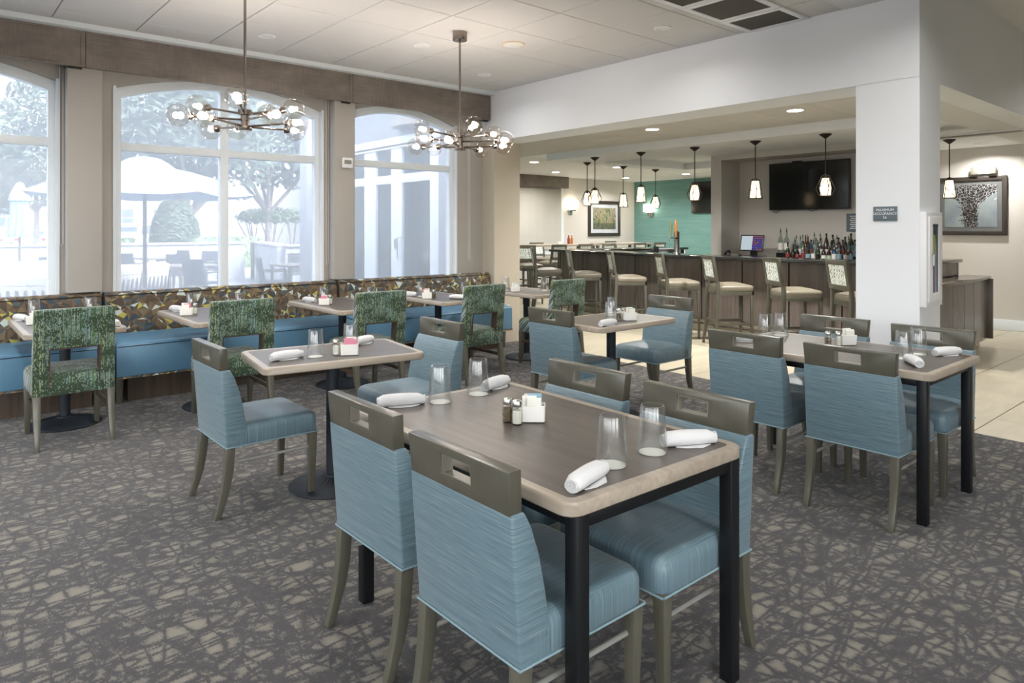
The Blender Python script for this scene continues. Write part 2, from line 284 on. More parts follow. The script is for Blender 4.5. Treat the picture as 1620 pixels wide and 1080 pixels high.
# ---------------------------------------------------------------- mesh helpers
def circ(cx, cy, r, z, n=16, ry=None, rot=0.):
    ry = r if ry is None else ry
    return [(cx + r * math.cos(rot + 2 * math.pi * i / n), cy + ry * math.sin(rot + 2 * math.pi * i / n), z) for i in range(n)]
def rrect(cx, cy, hx, hy, r, z, n=4):
    r = max(min(r, hx * .999, hy * .999), .0005); out = []
    for k, (sx, sy) in enumerate(((1, 1), (-1, 1), (-1, -1), (1, -1))):
        for i in range(n + 1):
            a = math.pi / 2 * (k + i / n)
            out.append((cx + sx * (hx - r) + r * math.cos(a), cy + sy * (hy - r) + r * math.sin(a), z))
    return out
class MB:
    def __init__(s): s.v = []; s.f = []; s.c = []
    def add(s, vs, fs):
        o = len(s.v); s.v += [tuple(p) for p in vs]; s.f += [tuple(i + o for i in f) for f in fs]; return s
    def box(s, x0, x1, y0, y1, z0, z1):
        return s.add([(x0, y0, z0), (x1, y0, z0), (x1, y1, z0), (x0, y1, z0), (x0, y0, z1), (x1, y0, z1), (x1, y1, z1), (x0, y1, z1)],
                     [(0, 3, 2, 1), (4, 5, 6, 7), (0, 1, 5, 4), (1, 2, 6, 5), (2, 3, 7, 6), (3, 0, 4, 7)])
    def loft(s, loops, cap0=True, cap1=True):
        n = len(loops[0]); vs = [p for L in loops for p in L]; fs = []
        for k in range(len(loops) - 1):
            for i in range(n):
                j = (i + 1) % n; fs.append((k * n + i, k * n + j, (k + 1) * n + j, (k + 1) * n + i))
        if cap0: fs.append(tuple(reversed(range(n))))
        if cap1: fs.append(tuple(range((len(loops) - 1) * n, len(loops) * n)))
        return s.add(vs, fs)
    def lathe(s, prof, n=20, c=(0, 0), cap0=True, cap1=True):
        return s.loft([circ(c[0], c[1], max(r, .0004), z, n) for r, z in prof], cap0, cap1)
    def prism(s, poly, axis, lo, hi):
        """poly of 2D points extruded along axis: x -> (y,z), y -> (x,z), z -> (x,y)"""
        def p(a, b, t): return {'x': (t, a, b), 'y': (a, t, b), 'z': (a, b, t)}[axis]
        n = len(poly); vs = [p(a, b, lo) for a, b in poly] + [p(a, b, hi) for a, b in poly]
        fs = [tuple(range(n)), tuple(reversed(range(n, 2 * n)))] + [(i, i + n, (i + 1) % n + n, (i + 1) % n) for i in range(n)]
        return s.add(vs, fs)
    def tube(s, pts, r, n=8, cap=True):
        pts = [Vector(p) for p in pts]; rs = r if isinstance(r, (list, tuple)) else [r] * len(pts); loops = []
        for i, p in enumerate(pts):
            d = (pts[min(i + 1, len(pts) - 1)] - pts[max(i - 1, 0)]).normalized()
            up = Vector((0, 0, 1)) if abs(d.z) < .9 else Vector((1, 0, 0))
            a = d.cross(up).normalized(); b = a.cross(d).normalized()
            loops.append([tuple(p + rs[i] * (math.cos(2 * math.pi * k / n) * a + math.sin(2 * math.pi * k / n) * b)) for k in range(n)])
        return s.loft(loops, cap, cap)
    def frame(s, x0, x1, y0, y1, z0, z1, hy0, hy1, hz0, hz1):
        """a slab facing x with a rectangular hole"""
        vs = []
        for x in (x0, x1):
            vs += [(x, y0, z0), (x, y1, z0), (x, y1, z1), (x, y0, z1), (x, hy0, hz0), (x, hy1, hz0), (x, hy1, hz1), (x, hy0, hz1)]
        fs = []
        for i in range(4):
            j = (i + 1) % 4
            fs += [(i, i + 4, j + 4, j), (8 + i, 8 + j, 12 + j, 12 + i), (i, j, 8 + j, 8 + i), (4 + i, 12 + i, 12 + j, 4 + j)]
        return s.add(vs, fs)
    def sphere(s, c, r, n=14, m=8):
        return s.loft([[(c[0] + r * math.sin(math.pi * k / m) * math.cos(2 * math.pi * i / n), c[1] + r * math.sin(math.pi * k / m) * math.sin(2 * math.pi * i / n), c[2] - r * math.cos(math.pi * k / m)) for i in range(n)] if 0 < k < m else
                       [(c[0] + .0005 * math.cos(2 * math.pi * i / n), c[1] + .0005 * math.sin(2 * math.pi * i / n), c[2] + (r if k else -r)) for i in range(n)] for k in range(m + 1)])
    def map(s, fn): s.v = [tuple(fn(*p)) for p in s.v]; return s
    def mesh(s, name, mat, bevel=0., seg=2, smooth=35, recalc=True):
        me = bpy.data.meshes.new(name); me.from_pydata(s.v, [], s.f)
        bm = bmesh.new(); bm.from_mesh(me)
        if recalc: bmesh.ops.recalc_face_normals(bm, faces=bm.faces)
        if bevel:
            es = [e for e in bm.edges if len(e.link_faces) == 2 and e.calc_face_angle(0) > R(28)]
            bmesh.ops.bevel(bm, geom=es, offset=bevel, segments=seg, profile=.5, affect='EDGES', clamp_overlap=True)
        bm.to_mesh(me); bm.free()
        if smooth: me.shade_smooth(); me.set_sharp_from_angle(angle=R(smooth))
        me.materials.append(MATS[mat] if isinstance(mat, str) else mat)
        return me
    def build(s, name, mat, parent=None, bevel=0., seg=2, smooth=35, label=None):
        return obj(name, s.mesh(name, mat, bevel, seg, smooth), parent, label)
def obj(name, me, parent=None, label=None, loc=None, rz=0.):
    o = bpy.data.objects.new(name, me); COL.objects.link(o)
    if parent is not None: o.parent = parent
    if label: o['label'] = label
    if loc is not None: o.location = loc
    if rz: o.rotation_euler = (0, 0, rz)
    return o
def tag(o, label, cat, group=None, kind=None):
    o['label'] = label; o['category'] = cat
    if group: o['group'] = group
    if kind: o['kind'] = kind
    return o
def thing(name, label, cat, loc=(0, 0, 0), rz=0., group=None):
    o = bpy.data.objects.new(name, None); COL.objects.link(o); o.empty_display_size = .1
    o.location = loc; o.rotation_euler = (0, 0, rz); return tag(o, label, cat, group)
def copy_tree(o, parent=None):
    c = o.copy(); COL.objects.link(c); c.parent = parent
    for ch in list(o.children): copy_tree(ch, c)
    return c
PROTO = {}
def place(key, maker, label, cat, loc, rz=0., group=None):
    """first use builds the thing, later uses copy it with its parts"""
    if key not in PROTO: PROTO[key] = o = maker()
    else: o = copy_tree(PROTO[key])
    o.location = loc; o.rotation_euler = (0, 0, rz)
    if group is None and 'group' in o: del o['group']
    return tag(o, label, cat, group)
def struct(name, mb, mat, label, parent=None, bevel=0., smooth=35):
    o = mb.build(name, mat, parent, bevel, 2, smooth)
    o['label'] = label
    if parent is None: o['kind'] = 'structure'
    return o

# ---------------------------------------------------------------- room shell
ZC = 3.1614                     # tiled ceiling of the dining room
XB, XB2, ZH = 5.505, 5.93, 2.55  # header wall between dining room and bar
YW = 6.98                       # window wall
ZB = 2.76                       # tiled ceiling of the bar
ZS = 2.64                       # dropped soffit above the bar
floor = struct('floor', MB().add([(-6, -5, 0), (5.47, -5, 0), (5.90, 7.0, 0), (-6, 7.0, 0)], [(0, 1, 2, 3)]), 'carpet', 'taupe and charcoal patterned carpet under the dining tables')
floor2 = struct('floor', MB().add([(5.47, -5, -.012), (17, -5, -.012), (17, 14, -.012), (5.9, 14, -.012), (5.90, 7.0, -.012)], [(0, 1, 2, 3, 4)]), 'grout', 'cream porcelain tile floor around the bar')
tile_me = MB().box(-.6065, .6065, -.3015, .3015, -.02, -.0015).mesh('tile', 'floor_tile', .002, 1)
for j in range(-3, 15):
    y = 1.612 + .6096 * j + .3048
    for i in range(-1, 6):
        x = 6.243 + 1.2192 * i + .6096 + (.6096 if j % 2 == 0 else 0.)
        edge = 5.47 + .0358 * (y + 5)
        if x - .61 < edge: continue
        obj('floor_tile', tile_me, floor2, loc=(x, y, 0))
for j in range(-3, 15):          # cut tiles along the carpet
    y = 1.612 + .6096 * j + .3048; edge = 5.47 + .0358 * (y + 5)
    x0 = min(6.243 + 1.2192 * i + (.6096 if j % 2 == 0 else 0.) for i in range(-2, 6) if 6.243 + 1.2192 * i + (.6096 if j % 2 == 0 else 0.) >= edge)
    if x0 - edge > .03: MB().box(edge + .004, x0 - .003, y - .3015, y + .3015, -.02, -.0015).build('floor_tile', 'floor_tile', floor2, .002, 1)

# window wall with three arched openings
WIN = [(-1.15, .93), (1.33, 3.33), (3.50, 5.10)]
ZSILL, ZSPR, RISE = .55, 2.70, .17
def arch(x0, x1, n=14, grow=0., z0=ZSILL):
    pts = [(x0 - grow, z0 - (grow if z0 == ZSILL else 0))]
    pts += [(x0 - grow + (x1 - x0 + 2 * grow) * i / n, ZSPR + grow + RISE * (1 - (2 * i / n - 1) ** 2)) for i in range(n + 1)]
    pts += [(x1 + grow, z0 - (grow if z0 == ZSILL else 0))]
    return pts
wl = MB()
xs = [-6.0] + [q for w in WIN for q in w] + [XB2]
for k in range(0, len(xs), 2): wl.box(xs[k], xs[k + 1], YW, YW + .26, 0, 3.4)
for x0, x1 in WIN:
    wl.box(x0, x1, YW, YW + .26, 0, ZSILL)
    top = arch(x0, x1)[1:-1] + [(x1, 3.4), (x0, 3.4)]
    wl.prism(top, 'y', YW, YW + .26)
wall_left = struct('wall_left', wl, 'wall_beige', 'beige window wall with three tall arched windows')
def arch_band(x0, x1, w, y0, y1):
    a, b = arch(x0, x1), arch(x0, x1, grow=-w)
    m = MB(); n = len(a); vs = []
    for y in (y0, y1):
        vs += [(p[0], y, p[1]) for p in a] + [(p[0], y, p[1]) for p in b]
    fs = []
    for i in range(n):
        j = (i + 1) % n
        fs += [(i, j, n + j, n + i), (2 * n + i, 3 * n + i, 3 * n + j, 2 * n + j), (i, 2 * n + i, 2 * n + j, j), (n + i, n + j, 3 * n + j, 3 * n + i)]
    return m.add(vs, fs)
wlabels = ['tall arched window at the left edge beside the beige pier', 'wide arched four-pane window behind the nearer chandelier', 'arched window looking at the patio doors beside the corner']
for k, (x0, x1) in enumerate(WIN):
    w = arch_band(x0, x1, .075, YW + .04, YW + .13).build('window_%d' % (k + 1), 'trim_white', None, .004)
    w['kind'] = 'structure'; w['label'] = wlabels[k]
    xm = 2.31 if k == 1 else ((x0 + x1) / 2 if k == 0 else None)
    MB().box(x0 + .05, x1 - .05, YW + .045, YW + .125, 2.15, 2.225).build('transom_bar', 'trim_white', w, .004)
    if xm: MB().box(xm - .037, xm + .037, YW + .043, YW + .127, ZSILL + .05, 2.86).build('mullion', 'trim_white', w, .004)
    for a, b in ([(x0, xm), (xm, x1)] if xm else [(x0, x1)]):
        MB().box(a + .04, b - .04, YW + .100, YW + .106, ZSILL + .04, 2.16).build('glass_pane', 'pane', w)
        poly = [(px, pz) for px, pz in arch(x0, x1, grow=-.03)[1:-1] if a + .02 <= px <= b - .02]
        poly = [(a + .04, 2.2)] + [(a + .04, poly[0][1])] + poly + [(b - .04, poly[-1][1]), (b - .04, 2.2)]
        MB().prism(poly, 'y', YW + .100, YW + .106).build('glass_pane', 'pane', w)
    for a, b in ((x0, x0 + .025), (x1 - .025, x1)): MB().box(a, b, YW - .012, YW + .04, ZSILL, ZSPR + .02).build('jamb_casing', 'trim_white', w)
    # sheer solar screen stretched just outside the glass
    sh = tag(MB().add([(x0 + .022, YW + .20, .58), (x1 - .022, YW + .20, .58), (x1 - .022, YW + .20, 2.9), (x0 + .022, YW + .20, 2.9)], [(0, 1, 2, 3)]).build('solar_screen', 'shade'),
             ['sheer white screen over the left edge window', 'sheer white screen over the wide middle window', 'sheer white screen over the window by the corner'][k], 'window screen', 'sheer screens over the arched windows')
    MB().box(x0 + .022, x1 - .022, YW + .192, YW + .208, .56, .59).build('hem_bar', 'trim_white', sh)
for x, z0, lb in ((3.36, 1.06, 'white bead chain hanging beside the middle window'), (5.27, 1.06, 'white bead chain hanging beside the corner window'), (.94, 1.3, 'white bead chain hanging beside the left pier')):
    m = MB(); m.tube([(x - .012, YW - .03, 2.82), (x - .012, YW - .03, z0 + .02), (x, YW - .03, z0), (x + .012, YW - .03, z0 + .02), (x + .012, YW - .03, 2.82)], .0025, 5)
    tag(m.build('shade_chain', 'white_paint'), lb, 'chain', 'roller shade chains')

struct('wall_pier_left', MB().box(.965, 1.225, 6.83, YW + .01, .905, 2.815), 'wall_beige', 'beige pier between the left and middle windows', bevel=.012)
struct('wall_pier_middle', MB().box(3.385, 3.63, 6.83, YW + .01, .905, 2.815), 'wall_beige', 'beige pier between the middle and corner windows', bevel=.012)
# valance boards and ceiling moulding
for k, (a, b) in enumerate(((-1.2, 1.090), (1.096, 3.580), (3.586, 5.49))):
    v = thing('valance', ['long brown woven valance board above the left edge window', 'long brown woven valance board above the wide middle window', 'brown woven valance board reaching the white header wall'][k], 'valance', ((a + b) / 2, 6.8, 2.97), 0, 'valance boards above the windows')
    h = (b - a) / 2
    MB().box(-h, h, 0, .03, -.155, .15).build('face_panel', 'valance', v, .003)
    MB().box(-h, h, -.006, .03, .128, .152).build('top_rail', 'valance', v, .002)
    MB().box(-h, h, -.006, .03, -.16, -.138).build('bottom_rail', 'valance', v, .002)
    MB().box(h - .035, h + .002, -.004, .18, -.158, .15).build('end_panel', 'valance', v, .002)
    MB().box(-h, -h + .035, -.004, .18, -.158, .15).build('end_panel', 'valance', v, .002)
    MB().box(h - .12, h - .02, .01, .06, -.175, -.16).build('bracket', 'bronze', v)
struct('trim_1', MB().box(-6, XB, 6.71, YW, 3.118, ZC + .02), 'trim_white', 'white moulding where the tiled ceiling meets the valances', bevel=.004)

# header wall, pier and column towards the bar
struct('wall_front', MB().box(XB, XB2, 1.88, YW + .26, ZH, 3.7), 'wall_white', 'white header wall above the opening to the bar')
struct('wall_pier', MB().box(XB, XB2, 6.737, YW + .26, 0, ZH + .002), 'pier_beige', 'beige wall pier where the windows meet the bar opening')
struct('wall_column', MB().box(XB, 5.92, 1.879, 2.327, 0, ZH + .002), 'wall_white', 'square white column between dining room and bar')
struct('wall_right', MB().box(XB2, 13, 1.88, 2.12, ZH, 3.7), 'wall_white', 'white beam running right from the column')
struct('baseboard_column', MB().box(XB - .008, 5.928, 1.871, 2.335, 0, .11), 'trim_white', 'white baseboard around the column')

# ceiling of the dining room: boards in a grid
ceil = struct('ceiling', MB().box(-6, XB, 2.42, 6.72, ZC + .03, ZC + .06), 'vent_dark', 'white acoustic tile ceiling of the dining room')
G0 = (3.278, 4.543); g = .6096
VENTS = {(2, -3), (3, -3), (1, -3)}
tile_mesh = MB().box(-g / 2 + .0035, g / 2 - .0035, -g / 2 + .0035, g / 2 - .0035, 0, .032).mesh('ceiling_tile', 'ceiling_board', .003, 1)
for i in range(-8, 4):
    for j in range(-4, 4):
        x0, x1 = G0[0] + g * i, min(G0[0] + g * (i + 1), XB); y0, y1 = max(G0[1] + g * j, 2.42), min(G0[1] + g * (j + 1), 6.715)
        if x1 - x0 < .03 or y1 - y0 < .03: continue
        if x1 - x0 > .6 and y1 - y0 > .6: obj('ceiling_tile', tile_mesh, ceil, loc=((x0 + x1) / 2, (y0 + y1) / 2, ZC))
        else: MB().box(x0 + .0035, x1 - .0035, y0 + .0035, y1 - .0035, ZC, ZC + .032).build('ceiling_tile', 'ceiling_board', ceil, .003, 1)
struct('ceiling', MB().box(-6, XB, 1.88, 2.42, ZC - .003, ZC + .06).box(-6, XB, -5, 1.88, 3.37, 3.43).box(XB, 13, -5, 1.88, 3.37, 3.43).box(-6, XB, 1.84, 1.9, ZC - .003, 3.43), 'gypsum', 'smooth plaster ceiling border beside the tiles')
# bar side ceilings
bceil = struct('ceiling', MB().box(XB2, 16, 2.12, 13, ZB + .03, ZB + .06), 'vent_dark', 'acoustic tile ceiling above the bar stools')
for i in range(0, 5):
    for j in range(0, 17):
        x0, x1 = XB2 + g * i, min(XB2 + g * (i + 1), 8.42); y0 = 2.3 + g * j; y1 = y0 + g
        if x1 - x0 < .03: continue
        MB().box(x0 + .0035, x1 - .0035, y0 + .0035, y1 - .0035, ZB, ZB + .032).build('ceiling_tile', 'ceiling_board', bceil, .003, 1)
struct('ceiling', MB().box(8.42, 16, 9.45, 13, ZB - .002, ZB + .03).box(XB2, 8.42, 12.6, 13, ZB - .002, ZB + .03).box(12.6, 16, 2.5, 9.45, ZB - .002, ZB + .03), 'gypsum', 'smooth white ceiling at the far end of the bar room')
so = MB().box(8.42, 9.36, 2.5, 8.85, ZS, ZB + .03).box(9.36, 12.6, 8.35, 8.85, ZS, ZB + .03).box(11.8, 12.6, 2.5, 8.35, ZS, ZB + .03).box(9.36, 11.8, 2.5, 6.53, ZS, ZB + .03).box(9.36, 11.8, 6.53, 8.35, ZB + .01, ZB + .03)
so.box(8.42, 12.6, 8.85, 9.45, ZB - .002, ZB + .03)
struct('trim_2', so, 'wall_white', 'dropped white soffit ring above the bar with pendant lamps')
struct('ceiling', MB().box(XB2, 13, 2.12, 2.5, ZH, ZB + .06), 'gypsum', 'low plaster ceiling right of the column')

# bar room walls
XT, YT = 15.4, 12.6
struct('wall_far', MB().box(6.0, XT + .2, YT, YT + .2, 0, 2.9), 'wall_warm', 'beige far wall of the bar room with framed picture')
struct('wall_teal', MB().box(XT, XT + .2, 6.4, YT, 0, 2.9), 'teal_wall', 'teal grasscloth accent wall behind the bar')
struct('wall_niche', MB().box(9.95, 13, 6.34, 6.53, 0, ZB).box(10.5, 10.7, 3.6, 6.34, 0, ZB).box(9.95, 10.7, 3.6, 3.75, 0, ZB).box(9.95, 10.5, 3.75, 6.34, 2.56, ZB), 'wall_warm', 'pale wall niche behind the bar with bottles and television')
struct('wall_entry', MB().box(11.8, 12.0, -5, 3.9, 0, 2.9).box(11.8, 12.0, -5.2, 1.9, 2.9, 3.45), 'wall_warm', 'pale wall on the right with large framed art')
struct('baseboard_entry', MB().box(11.775, 11.8, -5, 3.9, 0, .15), 'trim_white', 'tall white baseboard of the right wall', bevel=.003)
# unseen rest of the room: rear walls, their openings assumed and sized for fill daylight
struct('wall_rear', MB().box(-6.2, -6, -5, 7.24, 0, .45).box(-6.2, -6, -5, 7.24, 3.05, 3.5).box(-6.2, -6, -5, -4.6, .45, 3.05).box(-6.2, -6, .8, 1.2, .45, 3.05).box(-6.2, -6, 6.4, 7.24, .45, 3.05), 'wall_beige', 'unseen rear wall with assumed openings for fill daylight')
struct('wall_side', MB().box(-6.2, 12, -5.2, -5, 0, .45).box(-6.2, 12, -5.2, -5, 3.05, 3.5).box(-6.2, -5.6, -5.2, -5, .45, 3.05).box(-.7, .3, -5.2, -5, .45, 3.05).box(2.3, 12, -5.2, -5, .45, 3.05), 'wall_beige', 'unseen side wall with assumed openings for fill daylight')

# ---------------------------------------------------------------- chairs
def cushion_loops(cx, cy, hx, hy, z0, z1, r=.035, rc=.035, crown=.012):
    L = [rrect(cx, cy, hx - .004, hy - .004, rc, z0), rrect(cx, cy, hx, hy, rc, z0 + .006), rrect(cx, cy, hx, hy, rc, z1 - r)]
    for a in (25, 50, 72, 90):
        k = r * (1 - math.cos(R(a))); L.append(rrect(cx, cy, hx - k, hy - k, rc, z1 - r + r * math.sin(R(a))))
    for f, c in ((.75, .45), (.5, .75), (.25, .94), (.05, 1.)):
        L.append(rrect(cx, cy, (hx - r) * f, (hy - r) * f, rc * f, z1 + crown * c))
    return L
def taper_leg(path, n=0):
    """path of (x, y, z, hx, hy) square sections"""
    return MB().loft([[(x - a, y - b, z), (x + a, y - b, z), (x + a, y + b, z), (x - a, y + b, z)] for x, y, z, a, b in path])

def make_blue_chair():
    """upholstered side chair facing +x, origin on the floor under the seat"""
    t = thing('dining_chair', '-', 'chair')
    MB().loft(cushion_loops(.025, 0, .24, .23, .352, .462, .04, .04, .014)).build('seat', 'blue_seat', t, smooth=60)
    lean = lambda z: -.222 - .075 * (z - .35)               # rear face of the back
    prof = [(lean(.35), .35), (lean(.55), .55), (lean(.742), .742), (lean(.742) + .046, .742), (lean(.70) + .066, .70), (lean(.62) + .088, .62), (lean(.52) + .102, .52), (lean(.42) + .11, .42), (lean(.35) + .112, .35)]
    MB().prism(prof, 'y', -.23, .23).build('backrest', 'blue_back', t, .009, 3, 40)
    cr = MB().frame(0, .042, -.222, .222, .738, .852, -.066, .066, .772, .828)
    cr.map(lambda x, y, z: (x + lean(z), y * (1 + .03 * (z - .74) / .11), z))
    rail = cr.build('crest_rail', 'chair_wood', t, .003, 2)
    lin_ = MB()
    for y0, y1, z0, z1 in ((-.0655, .0655, .772, .7745), (-.0655, .0655, .8255, .828), (-.0655, -.063, .772, .828), (.063, .0655, .772, .828)): lin_.box(.004, .0385, y0, y1, z0, z1)
    lin_.map(lambda x, y, z: (x + lean(z), y, z)).build('slot_liner', 'frame_grey', rail)
    for s in (-1, 1):
        y = s * .208
        taper_leg([(.232, y, 0, .014, .014), (.236, y, .2, .018, .018), (.238, y, .356, .022, .022)]).build('leg', 'chair_wood', t, .003)
        taper_leg([(-.262, y, 0, .015, .014), (-.244, y, .06, .017, .015), (-.222, y, .14, .02, .017), (-.208, y, .23, .022, .019), (-.200, y, .356, .024, .02)]).build('leg', 'chair_wood', t, .003)
        MB().tube([(-.21, s * .2, .268), (.236, s * .2, .268)], .0085, 10).build('stretcher', 'rod_steel', t)
    w = MB()
    for pts in ([(-.226, -.231, .352), (.262, -.232, .352)], [(-.226, .231, .352), (.262, .232, .352)], [(.266, -.229, .352), (.266, .229, .352)], [(-.224, -.229, .352), (-.224, .229, .352)]): w.tube(pts, .0038, 6)
    w.build('welt', 'piping', t)
    return t

def make_green_chair():
    t = thing('dining_chair', '-', 'chair')
    MB().loft(cushion_loops(.02, 0, .262, .238, .345, .492, .045, .04, .016)).build('seat', 'green_weave', t, smooth=60)
    lean = lambda z: -.235 - .10 * max(z - .35, 0)
    b = MB(); y0, y1, h = -.24, .24, .095
    pts = [(y0, .345), (y0 + h, .345), (y0 + h, .655), (y1 - h, .655), (y1 - h, .345), (y1, .345), (y1, .92), (y0, .92)]
    b.prism(pts, 'x', 0, .085)
    b.map(lambda x, y, z: (lean(z) + x * (1 if z < .7 else .72), y * (1 - .03 * (z - .35) / .55), z)).build('backrest', 'green_weave', t, .012, 3, 40)
    for y in (-.145, .145):
        m = MB().box(-.002, .078, y - .004, y + .004, .36, .655); m.map(lambda x, y, z: (lean(z) + x, y, z)).build('opening_trim', 'dark_wood', t)
    MB().box(-.002, .078, -.147, .147, .649, .656).map(lambda x, y, z: (lean(z) + x, y, z)).build('opening_trim', 'dark_wood', t)
    for s in (-1, 1):
        y = s * .214
        taper_leg([(.262, y, 0, .014, .014), (.246, y, .12, .019, .018), (.238, y, .35, .025, .023)]).build('leg', 'chair_wood', t, .003)
        taper_leg([(-.283, y + s * .004, 0, .015, .015), (-.262, y, .08, .018, .017), (-.236, y, .19, .022, .02), (-.214, y, .35, .026, .023)]).build('leg', 'chair_wood', t, .003)
        MB().box(-.235, .24, s * .205 - .008, s * .205 + .008, .225, .255).build('stretcher', 'dark_wood', t, .002)
    return t

BG, GG = 'blue side chairs', 'green woven chairs along the banquette'
for x, y, fac, lb in (
    (1.40, 3.78, 0, 'pale blue side chair pulled up left of the small pedestal table'),
    (2.379, 3.75, 180, 'blue side chair at the right end of the small pedestal table, facing left'),
    (1.41, 2.15, 0, 'blue side chair at near table, left side, farther from viewer'),
    (1.36, 1.52, 0, 'blue side chair in the foreground with its back fully shown'),
    (1.988, 2.08, 180, 'blue side chair across near table, only its crest rail showing'),
    (1.945, 1.497, 180, 'blue side chair across near table beside the nearest black table leg'),
    (3.838, 2.145, 0, 'blue side chair at the right-hand table, left side, farther one'),
    (3.80, 1.54, 0, 'blue side chair at the right-hand table, left side, nearest to viewer'),
    (4.488, 2.14, 180, 'blue side chair across the right-hand table in front of the column'),
    (4.444, 1.53, 180, 'blue side chair across the right-hand table by the tile floor'),
    (3.806, 3.71, 0, 'blue side chair left of the pedestal table nearest the bar'),
    (4.813, 3.725, 180, 'blue side chair right of the pedestal table nearest the bar')):
    place('blue', make_blue_chair, lb, 'chair', (x, y, 0), R(fac), BG)
for k, (x, y, rz) in enumerate(((.815, 5.69, 90), (1.865, 5.49, 88), (2.99, 5.42, 89), (4.08, 5.39, 90), (5.17, 5.36, 90))):
    place('green', make_green_chair, ['green woven chair with open back at the leftmost banquette table', 'green woven chair second from the left along the banquette', 'green woven chair third from the left along the banquette', 'green woven chair at the fourth banquette table, in front of blue bench end', 'green woven chair nearest the bar stools, fifth along the banquette'][k], 'chair', (x, y, 0), R(rz), GG)

# ---------------------------------------------------------------- tables
ZT = .75
def table_top(t, lx, ly, axis):
    sfx = '_x' if axis == 'x' else ''
    MB().loft([rrect(0, 0, lx / 2 - .036, ly / 2 - .036, .02, ZT - .034), rrect(0, 0, lx / 2 - .036, ly / 2 - .036, .02, ZT + .0004)]).build('table_top', 'laminate' + sfx, t, smooth=30)
    a = [rrect(0, 0, lx / 2 - .004, ly / 2 - .004, .045, ZT - .038), rrect(0, 0, lx / 2, ly / 2, .047, ZT - .034), rrect(0, 0, lx / 2, ly / 2, .047, ZT - .006), rrect(0, 0, lx / 2 - .005, ly / 2 - .005, .044, ZT), rrect(0, 0, lx / 2 - .037, ly / 2 - .037, .02, ZT), rrect(0, 0, lx / 2 - .037, ly / 2 - .037, .02, ZT - .038), rrect(0, 0, lx / 2 - .004, ly / 2 - .004, .045, ZT - .038)]
    MB().loft(a, False, False).build('edge_band', 'edge_wood' + sfx, t, smooth=40)
def four_leg_table(label, cx, cy, lx, ly, rz=0., ix=.058, iy=.058):
    t = thing('dining_table', label, 'table', (cx, cy, 0), R(rz), 'four-legged dining tables')
    table_top(t, lx, ly, 'y')
    px, py = lx / 2 - ix, ly / 2 - iy
    for sx in (-1, 1):
        for sy in (-1, 1): MB().box(sx * px - .023, sx * px + .023, sy * py - .023, sy * py + .023, 0, ZT - .038).build('leg', 'black_metal', t, .003)
    for sx in (-1, 1): MB().box(sx * px - .016, sx * px + .016, -py + .023, py - .023, ZT - .075, ZT - .038).build('apron', 'black_metal', t, .002)
    for sy in (-1, 1): MB().box(-px + .023, px - .023, sy * py - .016, sy * py + .016, ZT - .075, ZT - .038).build('apron', 'black_metal', t, .002)
four_leg_table('large four-legged wood table in the foreground set for four', 1.66, 1.828, .785, 1.22, -1.5, .05, .027)
four_leg_table('four-legged wood table set for four beside the white column', 4.07, 1.815, .765, 1.22)
def ped_table(label, cx, cy, lx, ly, rz=0., axis='x', grp='pedestal tables'):
    t = thing('pedestal_table', label, 'table', (cx, cy, 0), R(rz), grp); table_top(t, lx, ly, axis)
    MB().lathe([(.036, .05), (.036, ZT - .05)], 20).build('column', 'iron', t)
    MB().box(-.17, .17, -.025, .025, ZT - .056, ZT - .038).box(-.025, .025, -.17, .17, ZT - .056, ZT - .038).build('spider_plate', 'iron', t, .002)
    b = MB(); n = 48
    prof = [(.235, 0), (.24, .006), (.232, .014), (.20, .022), (.14, .03), (.08, .04), (.055, .052), (.05, .065)]
    b.loft([[(r * math.cos(2 * math.pi * i / n), r * math.sin(2 * math.pi * i / n), z + (.0035 if i % 2 and .05 < r < .23 else 0)) for i in range(n)] for r, z in prof])
    b.build('base', 'iron', t, smooth=25)
ped_table('small pedestal table set for two between two blue chairs', 1.80, 3.655, .89, .60, -8.5)
ped_table('small pedestal table set for two in front of the bar stools', 4.085, 3.57, .88, .60, 0)
for k, (x0, y0, y1) in enumerate(((.54, 5.53, 6.62), (1.56, 5.385, 6.47), (2.72, 5.385, 6.50), (3.79, 5.385, 6.47), (4.92, 5.34, 6.3))):
    ped_table(['leftmost banquette table by the first green chair', 'second banquette table from the left', 'third banquette table from the left', 'fourth banquette table before the end of the bench', 'last banquette table, nearest the bar room pier'][k], x0 + .305, (y0 + y1) / 2, .61, y1 - y0, 0, 'y', 'pedestal tables along the banquette')

